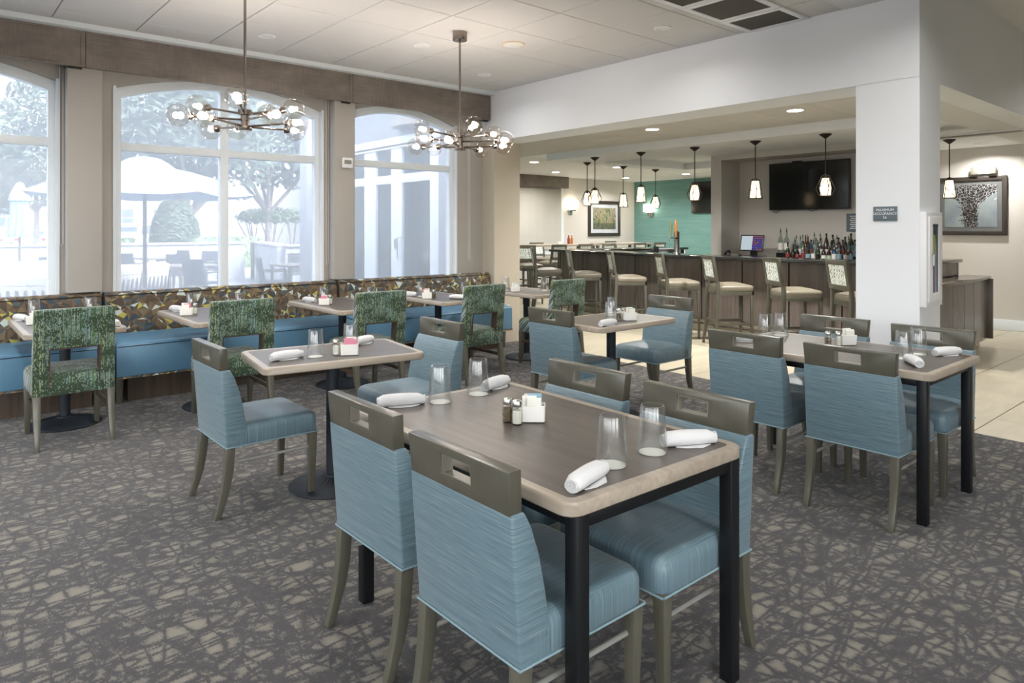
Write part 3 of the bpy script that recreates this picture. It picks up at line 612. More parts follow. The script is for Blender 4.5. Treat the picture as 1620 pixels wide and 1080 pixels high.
# ---------------------------------------------------------------- banquette
PAL = [('#463c31', 6), ('#584a3b', 7), ('#665745', 6), ('#73664f', 4), ('#34444e', 2.6), ('#43535c', 2), ('#b0a552', 1.4), ('#b5c0ba', 2.0), ('#7c7358', 2)]
def print_mesh(name, L, prof, step=.052):
    """lofted upholstery whose facets carry a triangle print"""
    d = [0.]
    for a, b in zip(prof, prof[1:]): d.append(d[-1] + math.dist(a, b))
    nu, nv = max(2, round(L / step)), max(2, round(d[-1] / step))
    def at(s):
        for k in range(len(d) - 1):
            if s <= d[k + 1] + 1e-9:
                f = (s - d[k]) / (d[k + 1] - d[k]); return [prof[k][i] + f * (prof[k + 1][i] - prof[k][i]) for i in (0, 1)]
        return prof[-1]
    vs, fs, cs = [], [], []
    for i in range(nu + 1):
        for j in range(nv + 1):
            u = L * i / nu + (random.uniform(-.48, .48) * step if 0 < i < nu else 0); s = d[-1] * j / nv + (random.uniform(-.42, .42) * step if 0 < j < nv else 0)
            y, z = at(max(0, min(d[-1], s))); vs.append((u, y, z))
    cols = [lin(c) for c, w in PAL for _ in range(int(w * 5))]
    for i in range(nu):
        for j in range(nv):
            a, b, c, e = i * (nv + 1) + j, (i + 1) * (nv + 1) + j, (i + 1) * (nv + 1) + j + 1, i * (nv + 1) + j + 1
            tr = [(a, b, c), (a, c, e)] if random.random() < .5 else [(a, b, e), (b, c, e)]
            if random.random() < .55:
                m = len(vs); vs.append(tuple((vs[a][k] + vs[b][k] + vs[c][k] + vs[e][k]) / 4 for k in range(3))); tr = [(a, b, m), (b, c, m), (c, e, m), (e, a, m)]
            for t in tr: fs.append(t); cs.append(random.choice(cols))
    n = len(prof)                       # end caps
    for u in (0, L):
        o = len(vs); vs += [(u, y, z) for y, z in prof]; fs.append(tuple(range(o, o + n))); cs.append(lin('#5b4a39'))
    me = bpy.data.meshes.new(name); me.from_pydata(vs, [], fs); at_ = me.color_attributes.new('print', 'FLOAT_COLOR', 'CORNER')
    i = 0
    for p, c in zip(me.polygons, cs):
        for _ in range(p.loop_total): at_.data[i].color = c; i += 1
    me.shade_smooth(); me.set_sharp_from_angle(angle=R(50)); me.materials.append(MATS['print']); return me
BQ = [(-.93, 1.215), (1.235, 3.40), (3.42, 5.49)]
for k, (a, b) in enumerate(BQ):
    L = b - a
    t = thing('banquette', ['blue vinyl banquette section with printed back at the left edge', 'middle blue vinyl banquette section with printed back', 'blue vinyl banquette section ending at the white wall'][k], 'banquette', (a, 6.36, 0), 0, 'banquette bench sections')
    prof = [(.44, .50), (.41, .52), (.415, .60), (.43, .74), (.438, .83), (.448, .868), (.468, .892), (.50, .90), (.55, .898), (.59, .88), (.60, .84), (.60, .50)]
    obj('backrest', print_mesh('backrest', L - .01, prof), t, loc=(.005, 0, 0))
    MB().tube([(.01, .447, .872), (L - .01, .447, .872)], .004, 6).build('welt', 'bronze', t)
    sl = [(0, .235), (0, .46), (.006, .488), (.022, .506), (.05, .512), (.25, .53), (.42, .545), (.60, .545), (.60, .235)]
    s_ = MB().prism(sl, 'x', .006, L - .006).build('seat', 'blue_vinyl', t, .012, 3, 45)
    MB().tube([(.012, .004, .484), (L - .012, .004, .484)], .0032, 6).build('seat_welt', 'bronze', s_)
    obj('trim_strip', print_mesh('trim_strip', L - .02, [(-.002, .222), (-.002, .24), (.02, .24), (.02, .222)], .03), t, loc=(.01, 0, 0))
    MB().box(.12, L - .12, .16, .60, 0, .23).build('plinth', 'dark_wood', t)
    for x in (.05, L - .05):
        taper_leg([(x, .13, 0, .018, .018), (x, .13, .235, .03, .025)]).build('leg', 'chair_wood', t, .003)

# ---------------------------------------------------------------- table settings
def make_tumbler():
    o = MB().lathe([(.047, 0), (.0475, .004), (.0375, .144), (.036, .148), (.033, .148), (.033, .1475), (.0335, .136), (.0345, .133), (.0445, .003), (.044, 0)], 28, cap0=False, cap1=True).build('drinking_glass', 'tumbler', smooth=50)
    MB().lathe([(.0425, .0004), (.0425, .0016)], 28).build('paper_disc', 'packet_white', o)
    return o
def make_napkin():
    t = thing('napkin_roll', '-', 'napkin')
    m = MB(); L = .185; n = 18; loops = []
    for k in range(9):
        f = k / 8; r = .0235 + .0025 * math.sin(3.1 * f + .4); r *= (.80 if k in (0, 8) else 1.)
        loops.append([(L * (f - .5), r * 1.12 * math.cos(2 * math.pi * i / n) * (1 + .05 * math.sin(3 * i + k)), r * .92 * (1 + math.sin(2 * math.pi * i / n)) * (1 + .03 * math.cos(2 * i))) for i in range(n)])
    m.loft(loops); m.build('roll', 'white_cloth', t, smooth=60)
    sp = [(L * .5 + .001, .017 * (1 - a / 16) * math.cos(a), .021 + .017 * (1 - a / 16) * math.sin(a)) for a in [q * .55 for q in range(26)]]
    MB().tube(sp, .0022, 5).build('rolled_end', 'white_cloth', t)
    MB().tube([(-L * .5 - .001, p[1], p[2]) for p in sp], .0022, 5).build('rolled_end', 'white_cloth', t)
    MB().prism([(-.055, -.018), (.07, -.018), (.03, -.042), (-.02, -.036)], 'z', .0005, .0035).build('loose_corner', 'white_cloth', t)
    return t
def make_shaker(fill):
    def f():
        t = thing('shaker', '-', 'shaker'); n = 12
        MB().loft([circ(0, 0, r * (1 + (.0 if True else 0)), z, n) for r, z in ((.018, 0), (.0205, .004), (.0205, .016), (.019, .02), (.0205, .025), (.0205, .037), (.019, .041), (.0205, .046), (.0195, .058), (.0165, .066))], True, True).build('body', 'shaker_glass', t, smooth=20)
        MB().lathe([(.016, .004), (.0168, .02), (.0168, .042), (.015, .05)], 10).build('filling', fill, t)
        MB().lathe([(.0182, .064), (.019, .068), (.019, .076), (.0165, .084), (.008, .088)], 16).build('cap', 'chrome', t, smooth=30)
        return t
    return f
def make_caddy():
    t = thing('sweetener_caddy', '-', 'caddy'); 
    L = [rrect(0, 0, .041, .024, .006, 0), rrect(0, 0, .047, .03, .008, .004), rrect(0, 0, .049, .032, .008, .06), rrect(0, 0, .046, .029, .006, .061), rrect(0, 0, .044, .027, .006, .01)]
    MB().loft(L).build('dish', 'ceramic', t, smooth=40); return t
def make_packet(mat):
    def f():
        return MB().box(-.026, .026, -.0022, .0022, 0, .062).map(lambda x, y, z: (x, y * (1.6 if .01 < z < .05 else 1), z)).build('sugar_packet', mat, None, .0012, 1)
    return f
PK = [('packet_white', 'white'), ('packet_pink', 'pink'), ('packet_blue', 'pale blue'), ('packet_green', 'pale green'), ('packet_white', 'cream')]
def glass_at(p, lb): place('tumbler', make_tumbler, lb, 'glass', p, random.uniform(0, 6), 'upturned glasses on the tables')
def napkin_at(p, q, lb):
    d = q - p; place('napkin', make_napkin, lb, 'napkin', (p + q) / 2, math.atan2(d.y, d.x), 'white napkin rolls on the tables')
def caddy_at(p, lb, rz=0., cols=(0, 4, 2, 3, 0)):
    place('caddy', make_caddy, lb, 'caddy', p, rz, 'sweetener caddies on the tables')
    d = Vector((-math.sin(rz), math.cos(rz), 0)); e = Vector((math.cos(rz), math.sin(rz), 0))
    for i, c in enumerate(cols):
        o = place('packet%d' % c, make_packet(PK[c][0]), '%s sweetener packet in the %s' % (PK[c][1], lb), 'packet', p + d * (-.018 + .009 * i) + e * random.uniform(-.014, .014) + Vector((0, 0, .026 + .006 * (i % 3))), rz, 'sweetener packets in the ceramic caddies')
def shaker_at(p, fill, lb): place('shaker_' + fill, make_shaker(fill), lb, 'shaker', p, 0, 'salt and pepper shakers')
T = lambda u, v: at_z(u, v, ZT + .001)
V2 = lambda x, y: Vector((x, y, ZT + .001))
for p, lb in ((V2(1.605, 2.31), 'upturned glass on near table beside the far left napkin'), (V2(1.804, 2.315), 'upturned glass on near table beside the far right napkin'), (V2(1.563, 1.363), 'upturned glass on near table touching the nearest napkin'), (V2(1.748, 1.358), 'upturned glass on near table at its right near corner'),
              (V2(1.658, 3.57), 'upturned glass left of the caddy on small pedestal table'), (V2(1.915, 3.66), 'upturned glass behind the caddy on small pedestal table'),
              (V2(4.165, 2.33), 'left one of two far upturned glasses, table by the column'), (V2(4.285, 2.29), 'right one of two far upturned glasses, table by the column'), (V2(4.03, 1.455), 'left one of two near upturned glasses, table by the column'), (V2(4.225, 1.45), 'right one of two near upturned glasses, table by the column'),
              (V2(3.95, 3.46), 'front upturned glass on the table before the bar stools'), (V2(4.27, 3.72), 'rear upturned glass on the table before the bar stools'),
              (V2(.70, 6.50), 'upturned glass left on the leftmost banquette table'), (V2(1.07, 6.42), 'upturned glass peeking over the leftmost green chair'),
              (V2(1.79, 6.28), 'upturned glass left on the second banquette table'), (V2(2.12, 6.05), 'upturned glass peeking over the second green chair'),
              (V2(2.925, 6.12), 'upturned glass left on the third banquette table'), (V2(3.27, 5.84), 'upturned glass peeking over the third green chair'),
              (V2(3.955, 6.03), 'upturned glass left on the fourth banquette table'), (V2(4.29, 5.73), 'upturned glass right on the fourth banquette table'),
              (V2(5.07, 6.0), 'upturned glass left on the last banquette table'), (V2(5.38, 5.69), 'upturned glass right on the last banquette table')):
    glass_at(p, lb)
for p, q, lb in ((V2(1.365, 2.40), V2(1.55, 2.33), 'napkin roll at the far left corner of near table'), (V2(1.86, 2.335), V2(2.02, 2.39), 'napkin roll at the far right corner of near table'), (V2(1.312, 1.285), V2(1.495, 1.334), 'napkin roll nearest the viewer, leaning against a glass'), (V2(1.81, 1.372), V2(1.985, 1.285), 'napkin roll at the right near corner of near table'),
                 (V2(1.425, 3.59), V2(1.595, 3.615), 'napkin roll left on the small pedestal table'), (V2(1.98, 3.74), V2(2.15, 3.83), 'napkin roll behind the glass on small pedestal table'),
                 (V2(4.225, 1.375), V2(4.42, 1.30), 'napkin roll at the right near corner, table by the column'), (V2(3.835, 1.315), V2(3.955, 1.405), 'napkin roll leaning on glass, table by the column'), (V2(3.84, 2.39), V2(3.95, 2.27), 'napkin roll seen through a chair slot, table by the column'),
                 (V2(3.70, 3.33), V2(3.88, 3.355), 'front napkin roll on the table before the bar stools'), (V2(4.22, 3.60), V2(4.36, 3.68), 'rear napkin roll on the table before the bar stools'),
                 (V2(.585, 6.55), V2(.64, 6.36), 'napkin roll left on the leftmost banquette table'), (V2(1.10, 5.62), V2(1.04, 5.78), 'napkin roll right on the leftmost banquette table'),
                 (V2(1.66, 6.40), V2(1.71, 6.22), 'napkin roll on the second banquette table'), (V2(2.84, 6.37), V2(2.87, 6.19), 'napkin roll on the third banquette table'),
                 (V2(3.87, 6.24), V2(3.92, 6.10), 'napkin roll left on the fourth banquette table'), (V2(4.10, 5.50), V2(4.06, 5.64), 'napkin roll right on the fourth banquette table'), (V2(5.465, 5.62), V2(5.485, 5.47), 'napkin roll on the last banquette table')):
    napkin_at(p, q, lb)
for p, lb, rz, cols in ((V2(1.70, 1.865), 'caddy on near table', -.75, (4, 0, 2, 3, 0)), (V2(1.825, 3.50), 'caddy on small pedestal table', -.5, (1, 1, 0, 1)), (V2(4.25, 1.85), 'caddy on the table by the column', -.6, (0, 4, 0)), (V2(4.13, 3.42), 'caddy on the table before the bar stools', -.5, (0, 3, 0)),
                        (V2(.66, 6.10), 'caddy on the leftmost banquette table', -.3, (0, 4, 0)), (V2(1.66, 5.955), 'caddy on the second banquette table', -.4, (0, 1, 0)), (V2(2.835, 5.93), 'caddy on the third banquette table', -.4, (1, 0)), (V2(3.87, 5.80), 'caddy on the fourth banquette table', -.5, (4, 1, 0)), (V2(5.03, 5.79), 'caddy on the last banquette table', -.5, (0, 2, 4))):
    caddy_at(p, 'white ceramic ' + lb, rz, cols)
for p, f, lb in ((V2(1.628, 1.915), 'pepper', 'glass pepper shaker with chrome cap on near table'), (V2(1.632, 1.868), 'salt', 'glass salt shaker with chrome cap on near table'), (V2(1.765, 3.545), 'salt', 'glass salt shaker on small pedestal table'), (V2(4.135, 1.91), 'pepper', 'glass pepper shaker on the table by the column'), (V2(4.17, 1.865), 'salt', 'glass salt shaker on the table by the column'),
                 (V2(4.15, 3.50), 'salt', 'glass salt shaker on the table before the bar stools'), (V2(4.10, 3.51), 'pepper', 'glass pepper shaker on the table before the bar stools'), (V2(1.74, 6.0), 'salt', 'glass salt shaker on the second banquette table'), (V2(2.915, 5.965), 'salt', 'glass salt shaker on the third banquette table'), (V2(3.955, 5.80), 'pepper', 'glass pepper shaker on the fourth banquette table'), (V2(4.17, 5.58), 'salt', 'glass salt shaker on the fourth banquette table')):
    shaker_at(p, f, lb)

# ---------------------------------------------------------------- bar
EDGE = [(8.02, 2.95), (8.05, 3.7), (8.115, 4.6), (8.185, 5.4), (8.32, 6.5), (8.50, 7.5), (8.70, 8.6), (8.80, 9.2)]
def bar_x(y):
    for (xa, ya), (xb, yb) in zip(EDGE, EDGE[1:]):
        if y <= yb: return xa + (xb - xa) * (y - ya) / (yb - ya)
    return EDGE[-1][0]
ys = [2.95 + (9.2 - 2.95) * i / 24 for i in range(25)]
bar = thing('bar_counter', 'long curved bar with grey-brown panels and dark stone top', 'bar', (8.3, 6, 0))
def off(x, y): return (x - 8.3, y - 6)
fr = [off(bar_x(y), y) for y in ys]; bk = [off(bar_x(y) + .62, y) for y in reversed(ys)]
MB().prism(fr + bk, 'z', 1.03, 1.07).build('counter_top', 'granite', bar, .012, 3)
MB().prism([off(bar_x(y) + .235, y) for y in ys] + [off(bar_x(y) + .55, y) for y in reversed(ys)], 'z', 0, 1.03).build('core', 'black_metal', bar)
y = 2.97
while y < 9.1:
    y2 = min(y + .68, 9.15); n = 4
    a = [off(bar_x(y + (y2 - y) * i / n) + .21, y + .009 + (y2 - y - .018) * i / n) for i in range(n + 1)]
    b = [off(bar_x(y + (y2 - y) * i / n) + .234, y + .009 + (y2 - y - .018) * i / n) for i in reversed(range(n + 1))]
    MB().prism(a + b, 'z', .11, 1.028).build('panel', 'bar_panel', bar, .002, 1); y = y2
MB().prism([off(bar_x(y) + .225, y) for y in ys] + [off(bar_x(y) + .236, y) for y in reversed(ys)], 'z', 0, .10).build('kick_plate', 'brushed', bar)
MB().tube([(*off(bar_x(y) + .12, y), .17) for y in ys], .02, 10).build('foot_rail', 'brushed', bar)
# far arm and near arm of the bar
arm = thing('bar_return', 'far return of the bar with dark stone top', 'bar', (10.3, 8.75, 0))
MB().prism([(-.82, -.29), (1.6, -.42), (1.6, .2), (-.82, .4)], 'z', 1.03, 1.07).build('counter_top', 'granite', arm, .01, 2)
for k in range(3): MB().box(-.78 + k * .74, -.05 + k * .74, -.2, .2, .02, 1.028).build('panel', 'bar_panel', arm, .003)
MB().box(1.49, 1.57, -.38, -.30, 0, 1.03).build('end_post', 'bar_panel', arm, .003)
host = thing('bar_service_end', 'two-tier curved service end of the bar right of the column', 'counter', (9.1, 2.9, 0))
cur = [(-1.0 + 1.95 * i / 10, -.36 + .10 * ((i / 10 - .3) * 1.3) ** 2) for i in range(11)]
MB().prism(cur + [(.95, .02), (-1.0, .02)], 'z', .835, .868).build('lower_top', 'brown_stone', host, .01, 3)
MB().prism([(p[0] * .97, p[1] + .05) for p in cur] + [(.92, 0), (-.97, 0)], 'z', .10, .834).build('lower_core', 'dark_wood', host)
for i in range(0, 10, 2):
    a, b = cur[i], cur[i + 2]; f = .97
    MB().prism([(a[0] * f + .005, a[1] + .035), (b[0] * f - .005, b[1] + .035), (b[0] * f - .005, b[1] + .052), (a[0] * f + .005, a[1] + .052)], 'z', .105, .832).build('panel', 'bar_panel', host, .002, 1)
MB().prism([(p[0] * .9, p[1] + .10) for p in cur] + [(.86, 0), (-.9, 0)], 'z', 0, .10).build('plinth', 'floor_tile', host)
MB().box(.905, .935, -.30, 0, 0.1, .834).build('corner_post', 'bar_panel', host, .003)
MB().box(-.36, .78, -.02, .5, 1.03, 1.07).build('upper_top', 'brown_stone', host, .012, 3)
MB().box(-.34, .72, .055, .45, 0, 1.03).build('upper_core', 'dark_wood', host)
for k in range(3): MB().box(-.34 + k * .354, .008 + k * .354, .022, .05, .87, 1.028).build('panel', 'bar_panel', host, .002, 1)
MB().box(.725, .75, .02, .45, 0, 1.03).build('corner_post', 'bar_panel', host, .003)
bc = thing('back_counter', 'dark counter against the niche wall behind the bar', 'counter', (10.2, 5.05, 0))
MB().box(-.30, .29, -1.28, 1.28, .91, .95).build('counter_top', 'granite', bc, .006)
for k in range(4): MB().box(-.26, .28, -1.26 + k * .63, -1.26 + k * .63 + .624, .0, .905).build('cabinet', 'dark_wood', bc, .003)
o = MB().box(-.065, .065, -.72, .72, 0, .06).build('bottle_riser', 'black_metal', None, .003); o.location = (10.17, 4.57, .95); tag(o, 'low black riser under the middle row of liquor bottles', 'riser', 'bottle risers')
o = MB().box(-.085, .085, -.86, .86, 0, .12).build('bottle_riser', 'black_metal', None, .003); o.location = (10.345, 4.70, .95); tag(o, 'high black riser under the rear row of liquor bottles', 'riser', 'bottle risers')

def make_stool():
    """bar stool facing +x"""
    t = thing('bar_stool', '-', 'stool')
    MB().loft(cushion_loops(.02, 0, .225, .215, .685, .755, .03, .05, .03)).build('seat', 'tan_vinyl', t, smooth=60)
    MB().box(-.2, .235, -.21, -.185, .635, .69).box(-.2, .235, .185, .21, .635, .69).box(.21, .235, -.21, .21, .635, .69).box(-.21, -.185, -.21, .21, .635, .69).build('seat_frame', 'chair_wood', t, .003)
    lean = lambda z: -.205 - .16 * max(z - .72, 0)
    f = MB().frame(-.018, .018, -.212, .212, .80, 1.12, -.162, .162, .855, 1.065).map(lambda x, y, z: (x + lean(z), y, z)); b = f.build('back_frame', 'chair_wood', t, .003)
    MB().box(-.012, .012, -.162, .162, .855, 1.065).map(lambda x, y, z: (x + lean(z), y, z)).build('back_panel', 'chevron', b)
    for s in (-1, 1):
        y = s * .19
        taper_leg([(.222, y, 0, .013, .013), (.214, y, .69, .02, .02)]).build('leg', 'chair_wood', t, .002)
        taper_leg([(-.26, y, 0, .014, .014), (-.225, y, .25, .019, .018), (-.203, y, .66, .022, .021), (-.206, y, .805, .019, .021)]).build('leg', 'chair_wood', t, .002)
        MB().box(-.22, .22, y - .009, y + .009, .27, .30).build('stretcher', 'chair_wood', t, .002)
    MB().box(.208, .228, -.19, .19, .245, .28).build('foot_bar', 'brushed', t, .003); MB().box(-.232, -.214, -.19, .19, .30, .33).build('stretcher', 'chair_wood', t, .002)
    return t
def u_of(x, y): return CX + F * (x * sT - y * cT) / (x * cT + y * sT)
def bar_spot(u, gap=.44):
    lo, hi = 2.0, 10.5
    for _ in range(40):
        m = (lo + hi) / 2
        if u_of(bar_x(max(m, 2.95)) - gap, m) > u: lo = m
        else: hi = m
    return (bar_x(max(m, 2.95)) - gap, m, 0)
for u, lb in ((866, 'bar stool farthest left along the bar, seat catching window light'), (925, 'second bar stool from the left along the bar'), (993, 'third bar stool from the left along the bar'), (1073, 'fourth bar stool along the bar, in front of the beer tap'), (1153, 'fifth bar stool along the bar, below the register'), (1256, 'sixth bar stool along the bar, below the liquor bottles'), (1362, 'bar stool half hidden behind the white column')):
    place('stool', make_stool, lb, 'stool', bar_spot(u), R(-38), 'bar stools along the bar front')
place('stool', make_stool, 'bar stool at the far corner, chevron backrest facing the viewer', 'stool', (9.1, 10.05, 0), R(-115), 'bar stools at the far side')
# high tables and stools at the far end
def make_high_table(L):
    def f():
        t = thing('high_table', '-', 'table'); MB().box(-L / 2, L / 2, -.36, .36, 1.06, 1.10).build('table_top', 'edge_wood_x', t, .004)
        for sx in (-1, 1):
            for sy in (-1, 1): MB().box(sx * (L / 2 - .06) - .03, sx * (L / 2 - .06) + .03, sy * .31 - .03, sy * .31 + .03, 0, 1.06).build('leg', 'chair_wood', t, .003)
        MB().box(-L / 2 + .06, L / 2 - .06, -.02, .02, .2, .25).build('stretcher', 'chair_wood', t); return t
    return f
place('high_table_a', make_high_table(2.2), 'long high table below the blinds at the far end', 'table', (10.9, 11.15, 0), 0, 'high tables')
place('high_table_b', make_high_table(1.5), 'high table in front of the framed flower picture', 'table', (13.2, 11.2, 0), 0, 'high tables')
for k, (x, y, a) in enumerate(((10.15, 10.55, 90), (10.95, 10.55, 90), (11.7, 10.55, 90), (12.85, 10.6, 90), (13.6, 10.6, 90), (10.3, 11.85, -90), (11.2, 11.85, -90), (13.9, 11.9, -90))):
    place('stool', make_stool, ['stool at left end of the long high table, back to viewer', 'stool at the middle of the long high table, back to viewer', 'stool at right end of the long high table, back to viewer', 'left stool at the picture-side high table, back to viewer', 'right stool at the picture-side high table, back to viewer', 'stool behind the long high table, left one facing viewer', 'stool behind the long high table, right one facing viewer', 'stool behind the picture-side high table by the teal wall'][k], 'stool', (x, y, 0), R(a), 'stools at the high tables')
# condiments on the high table
hb = at_d(893, 383, 14.3)
for i, (c, lb) in enumerate((('red_paint', 'red sauce bottle on the long high table'), ('tap_wood', 'amber sauce bottle on the long high table'))):
    o = MB().lathe([(.03, 0), (.032, .01), (.032, .11), (.014, .16), (.012, .2), (.015, .2), (.015, .225)], 14).build('sauce_bottle', c); o.location = (11.25 + .1 * i, 11.1, 1.1)
    tag(o, lb, 'bottle', 'sauce bottles on the high table'); MB().lathe([(.016, .2), (.016, .235)], 12).build('cap', 'white_paint', o)
place('caddy', make_caddy, 'white ceramic caddy on the long high table', 'caddy', (10.95, 11.1, 1.101), 0, 'sweetener caddies on the tables')

# on the bar: tap tower, cup, register, phone, menu
tp = thing('beer_tap', 'chrome two-handle beer tap tower standing on the bar', 'beer tap', (8.72, 6.32, 1.07))
MB().lathe([(.06, 0), (.06, .012), (.042, .02), (.042, .30), (.046, .31), (.046, .33), (.02, .345)], 20).build('tower', 'chrome', tp, smooth=30)
for k, (dy, mt) in enumerate(((.045, 'packet_green'), (-.045, 'tap_wood'))):
    fa = MB().tube([(-.03, dy, .24), (-.10, dy, .24), (-.115, dy, .20)], .012, 8).build('faucet', 'chrome', tp)
    MB().lathe([(.006, .25), (.012, .28), (.022, .36), (.024, .44), (.014, .50), (.004, .51)], 10, (-.085, dy)).build('tap_handle', 'leaf_light' if k == 0 else mt, fa, label='green tap handle' if k == 0 else 'orange wooden tap handle')
o = MB().lathe([(.035, 0), (.04, .02), (.042, .10), (.038, .10), (.036, .01)], 18, cap1=True).build('cup', 'black_plastic'); o.location = (8.78, 6.75, 1.07); tag(o, 'small black cup on the bar beside the tap', 'cup')
ps = thing('cash_register', 'black touchscreen register on the counter behind the bar', 'register', (10.1, 5.85, .95), R(6))
MB().box(-.13, .13, -.17, .17, 0, .07).build('base', 'black_plastic', ps, .01)
st = MB().box(-.02, .03, -.05, .05, .07, .2).build('stand', 'black_plastic', ps, .005)
hd = MB().box(-.012, .012, -.19, .19, -.13, .13).build('monitor', 'black_plastic', ps, .006); hd.location = (-.06, 0, .27); hd.rotation_euler = (0, R(14), 0)
MB().box(-.0135, -.012, -.172, .172, -.112, .112).build('screen', 'pos_screen', hd)
MB().box(-.26, -.12, -.12, .16, .0, .02).build('keyboard', 'white_paint', ps, .004)
ph = thing('telephone', 'black desk telephone beside the register', 'telephone', (10.02, 6.16, .95), R(10))
MB().prism([(-.11, .0), (.10, .0), (.10, .09), (-.11, .03)], 'y', -.10, .10).build('base', 'black_plastic', ph, .006)
MB().tube([(-.10, .10, .06), (-.07, .105, .10), (.05, .105, .14), (.09, .10, .12)], [.022, .014, .014, .022], 8).build('handset', 'black_plastic', ph)
MB().prism([(-.075, .038), (.085, .083), (.085, .089), (-.075, .044)], 'y', -.06, .06).build('face_plate', 'packet_white', ph)
mn = MB().box(-.006, .006, -.12, .12, 0, .29).build('menu_card', 'white_paint', None, .002); mn.location = (8.2, 3.28, 1.07); tag(mn, 'white menu card standing on the bar at the column', 'menu')
# liquor bottles
random.seed(21)
def bottle(loc, h, r, body, label_mat, spout, lb):
    t = thing('liquor_bottle', lb, 'bottle', loc, 0, 'liquor bottles behind the bar')
    MB().lathe([(r * .92, 0), (r, .008), (r, h * .55), (r * .85, h * .64), (r * .36, h * .76), (r * .33, h * .93), (r * .4, h * .935), (r * .4, h * .96)], 12).build('body', body, t, smooth=40)
    MB().lathe([(r * 1.02, h * .14), (r * 1.02, h * .45)], 12, cap0=False, cap1=False).build('paper_label', label_mat, t)
    if spout: MB().tube([(0, 0, h * .95), (0, 0, h * 1.02), (.012, .01, h * 1.14)], [.012, .008, .004], 7).build('pourer', 'black_plastic', t)
    else: MB().lathe([(r * .42, h * .9), (r * .42, h * 1.0)], 10).build('cap', 'bronze', t)
for k, c in (('btl_clear', '#dfe8e4'), ('btl_green', '#4d8f38'), ('btl_amber', '#a8763f'), ('btl_blue', '#7fb0d0'), ('btl_red', '#7f3a30'), ('btl_black', '#20211f')):
    if k == 'btl_black': plain(k, c, .15, 0, .6, .02)
    else: glass(k, c, 2.2, .05)
kinds = [('btl_clear', 'clear'), ('btl_clear', 'clear'), ('btl_green', 'green'), ('btl_amber', 'amber'), ('btl_clear', 'clear'), ('btl_blue', 'pale blue'), ('btl_black', 'black'), ('btl_amber', 'amber'), ('btl_clear', 'clear'), ('btl_red', 'dark red')]
labs = [('mat_board', 'cream'), ('packet_white', 'white'), ('packet_blue', 'blue'), ('red_paint', 'red'), ('bronze', 'dark'), ('packet_green', 'green')]
ordw = 'first second third fourth fifth sixth seventh eighth ninth tenth eleventh twelfth thirteenth fourteenth fifteenth sixteenth seventeenth eighteenth nineteenth twentieth'.split()
for row, (x, n, y0, dy, u0) in enumerate(((10.02, 13, 5.24, .078, .95), (10.17, 13, 5.20, .080, 1.01), (10.33, 11, 5.26, .092, 1.07))):
    for k in range(n):
        c, cn = kinds[random.randrange(len(kinds))]; lm, ln = labs[random.randrange(len(labs))]
        if row == 2 and k > 7: c, cn = 'btl_black', 'black'
        h = random.uniform(.24, .31); spout = random.random() < .6 and c != 'btl_black'
        bottle((x + random.uniform(-.02, .02), y0 - k * dy, u0), h, random.uniform(.031, .037), c, lm, spout, '%s bottle with %s label, %s from left in the %s bottle row' % (cn, ln, ordw[k], ('front', 'middle', 'rear')[row]))
for k, (u, d_) in enumerate(((0, 5.52), (1, 5.42))):
    bottle((10.33, d_, 1.07), .34, .042, 'btl_clear', 'mat_board', True, ['clear bottle directly beside the register', 'clear bottle second from the register'][k])

# televisions, sign, picture frames, sconces
def tv(label, loc, w, h, rz=0.):
    t = thing('television', label, 'television', loc, rz); MB().box(-.045, 0, -w / 2, w / 2, -h / 2, h / 2).build('bezel', 'black_plastic', t, .004)
    MB().box(-.048, -.045, -w / 2 + .012, w / 2 - .012, -h / 2 + .014, h / 2 - .012).build('screen', 'screen_black', t); MB().box(0, .03, -w * .2, w * .2, -h * .2, h * .2).build('wall_mount', 'black_plastic', t); return t
a, b = at_x(1218, 261, 10.45), at_x(1345, 333, 10.45)
t = tv('large wall television above the liquor bottles', (10.47, (a.y + b.y) / 2, (a.z + b.z) / 2 + .02), a.y - b.y, .74)
MB().tube([(-.02, .45, -.37), (-.02, .52, -.42), (-.02, .60, -.40), (-.02, .50, -.37)], .004, 6).build('cable', 'black_plastic', t); MB().tube([(-.02, -.0, -.37), (-.02, -.06, -.40), (-.02, -.14, -.37)], .004, 6).build('cable', 'black_plastic', t)
MB().box(-.06, 0, .1, .24, .37, .39).build('sensor_bar', 'black_plastic', t)
c_ = at_x(1130, 311, XT - .05); tv('wall television on the teal wall, cut off by the white pier', (XT - .03, c_.y, c_.z), 1.35, .80)
def text(name, s, size, mat, parent, loc, rot, sp=1.0):
    cu = bpy.data.curves.new(name, 'FONT'); cu.body = s; cu.size = size; cu.align_x = 'CENTER'; cu.align_y = 'CENTER'; cu.extrude = .0006; cu.space_line = sp; cu.resolution_u = 2
    o = bpy.data.objects.new(name, cu); COL.objects.link(o); dg = bpy.context.evaluated_depsgraph_get(); me = bpy.data.meshes.new_from_object(o.evaluated_get(dg)); bpy.data.objects.remove(o)
    me.materials.append(MATS[mat]); o = obj(name, me, parent); o.location = loc; o.rotation_euler = rot; return o
sg = thing('occupancy_sign', 'small grey plaque reading maximum occupancy on the white column', 'sign', (XB, 2.112, 1.561)); MB().box(-.01, 0, -.084, .084, -.054, .054).build('plate', 'sign_grey', sg, .002)
for k, (s, z) in enumerate((('MAXIMUM', .027), ('OCCUPANCY', -.001), ('56', -.029))): text('lettering', s, .027, 'sign_text', sg, (-.0105, 0, z), (R(90), 0, R(-90)))
s2 = thing('notice_plaque', 'dark grey notice plaque beside the television, half behind the column', 'sign', (10.5, at_x(1350, 350, 10.49).y - .06, at_x(1350, 352, 10.49).z)); MB().box(-.012, 0, -.16, .16, -.135, .135).build('plate', 'sign_grey', s2, .002)
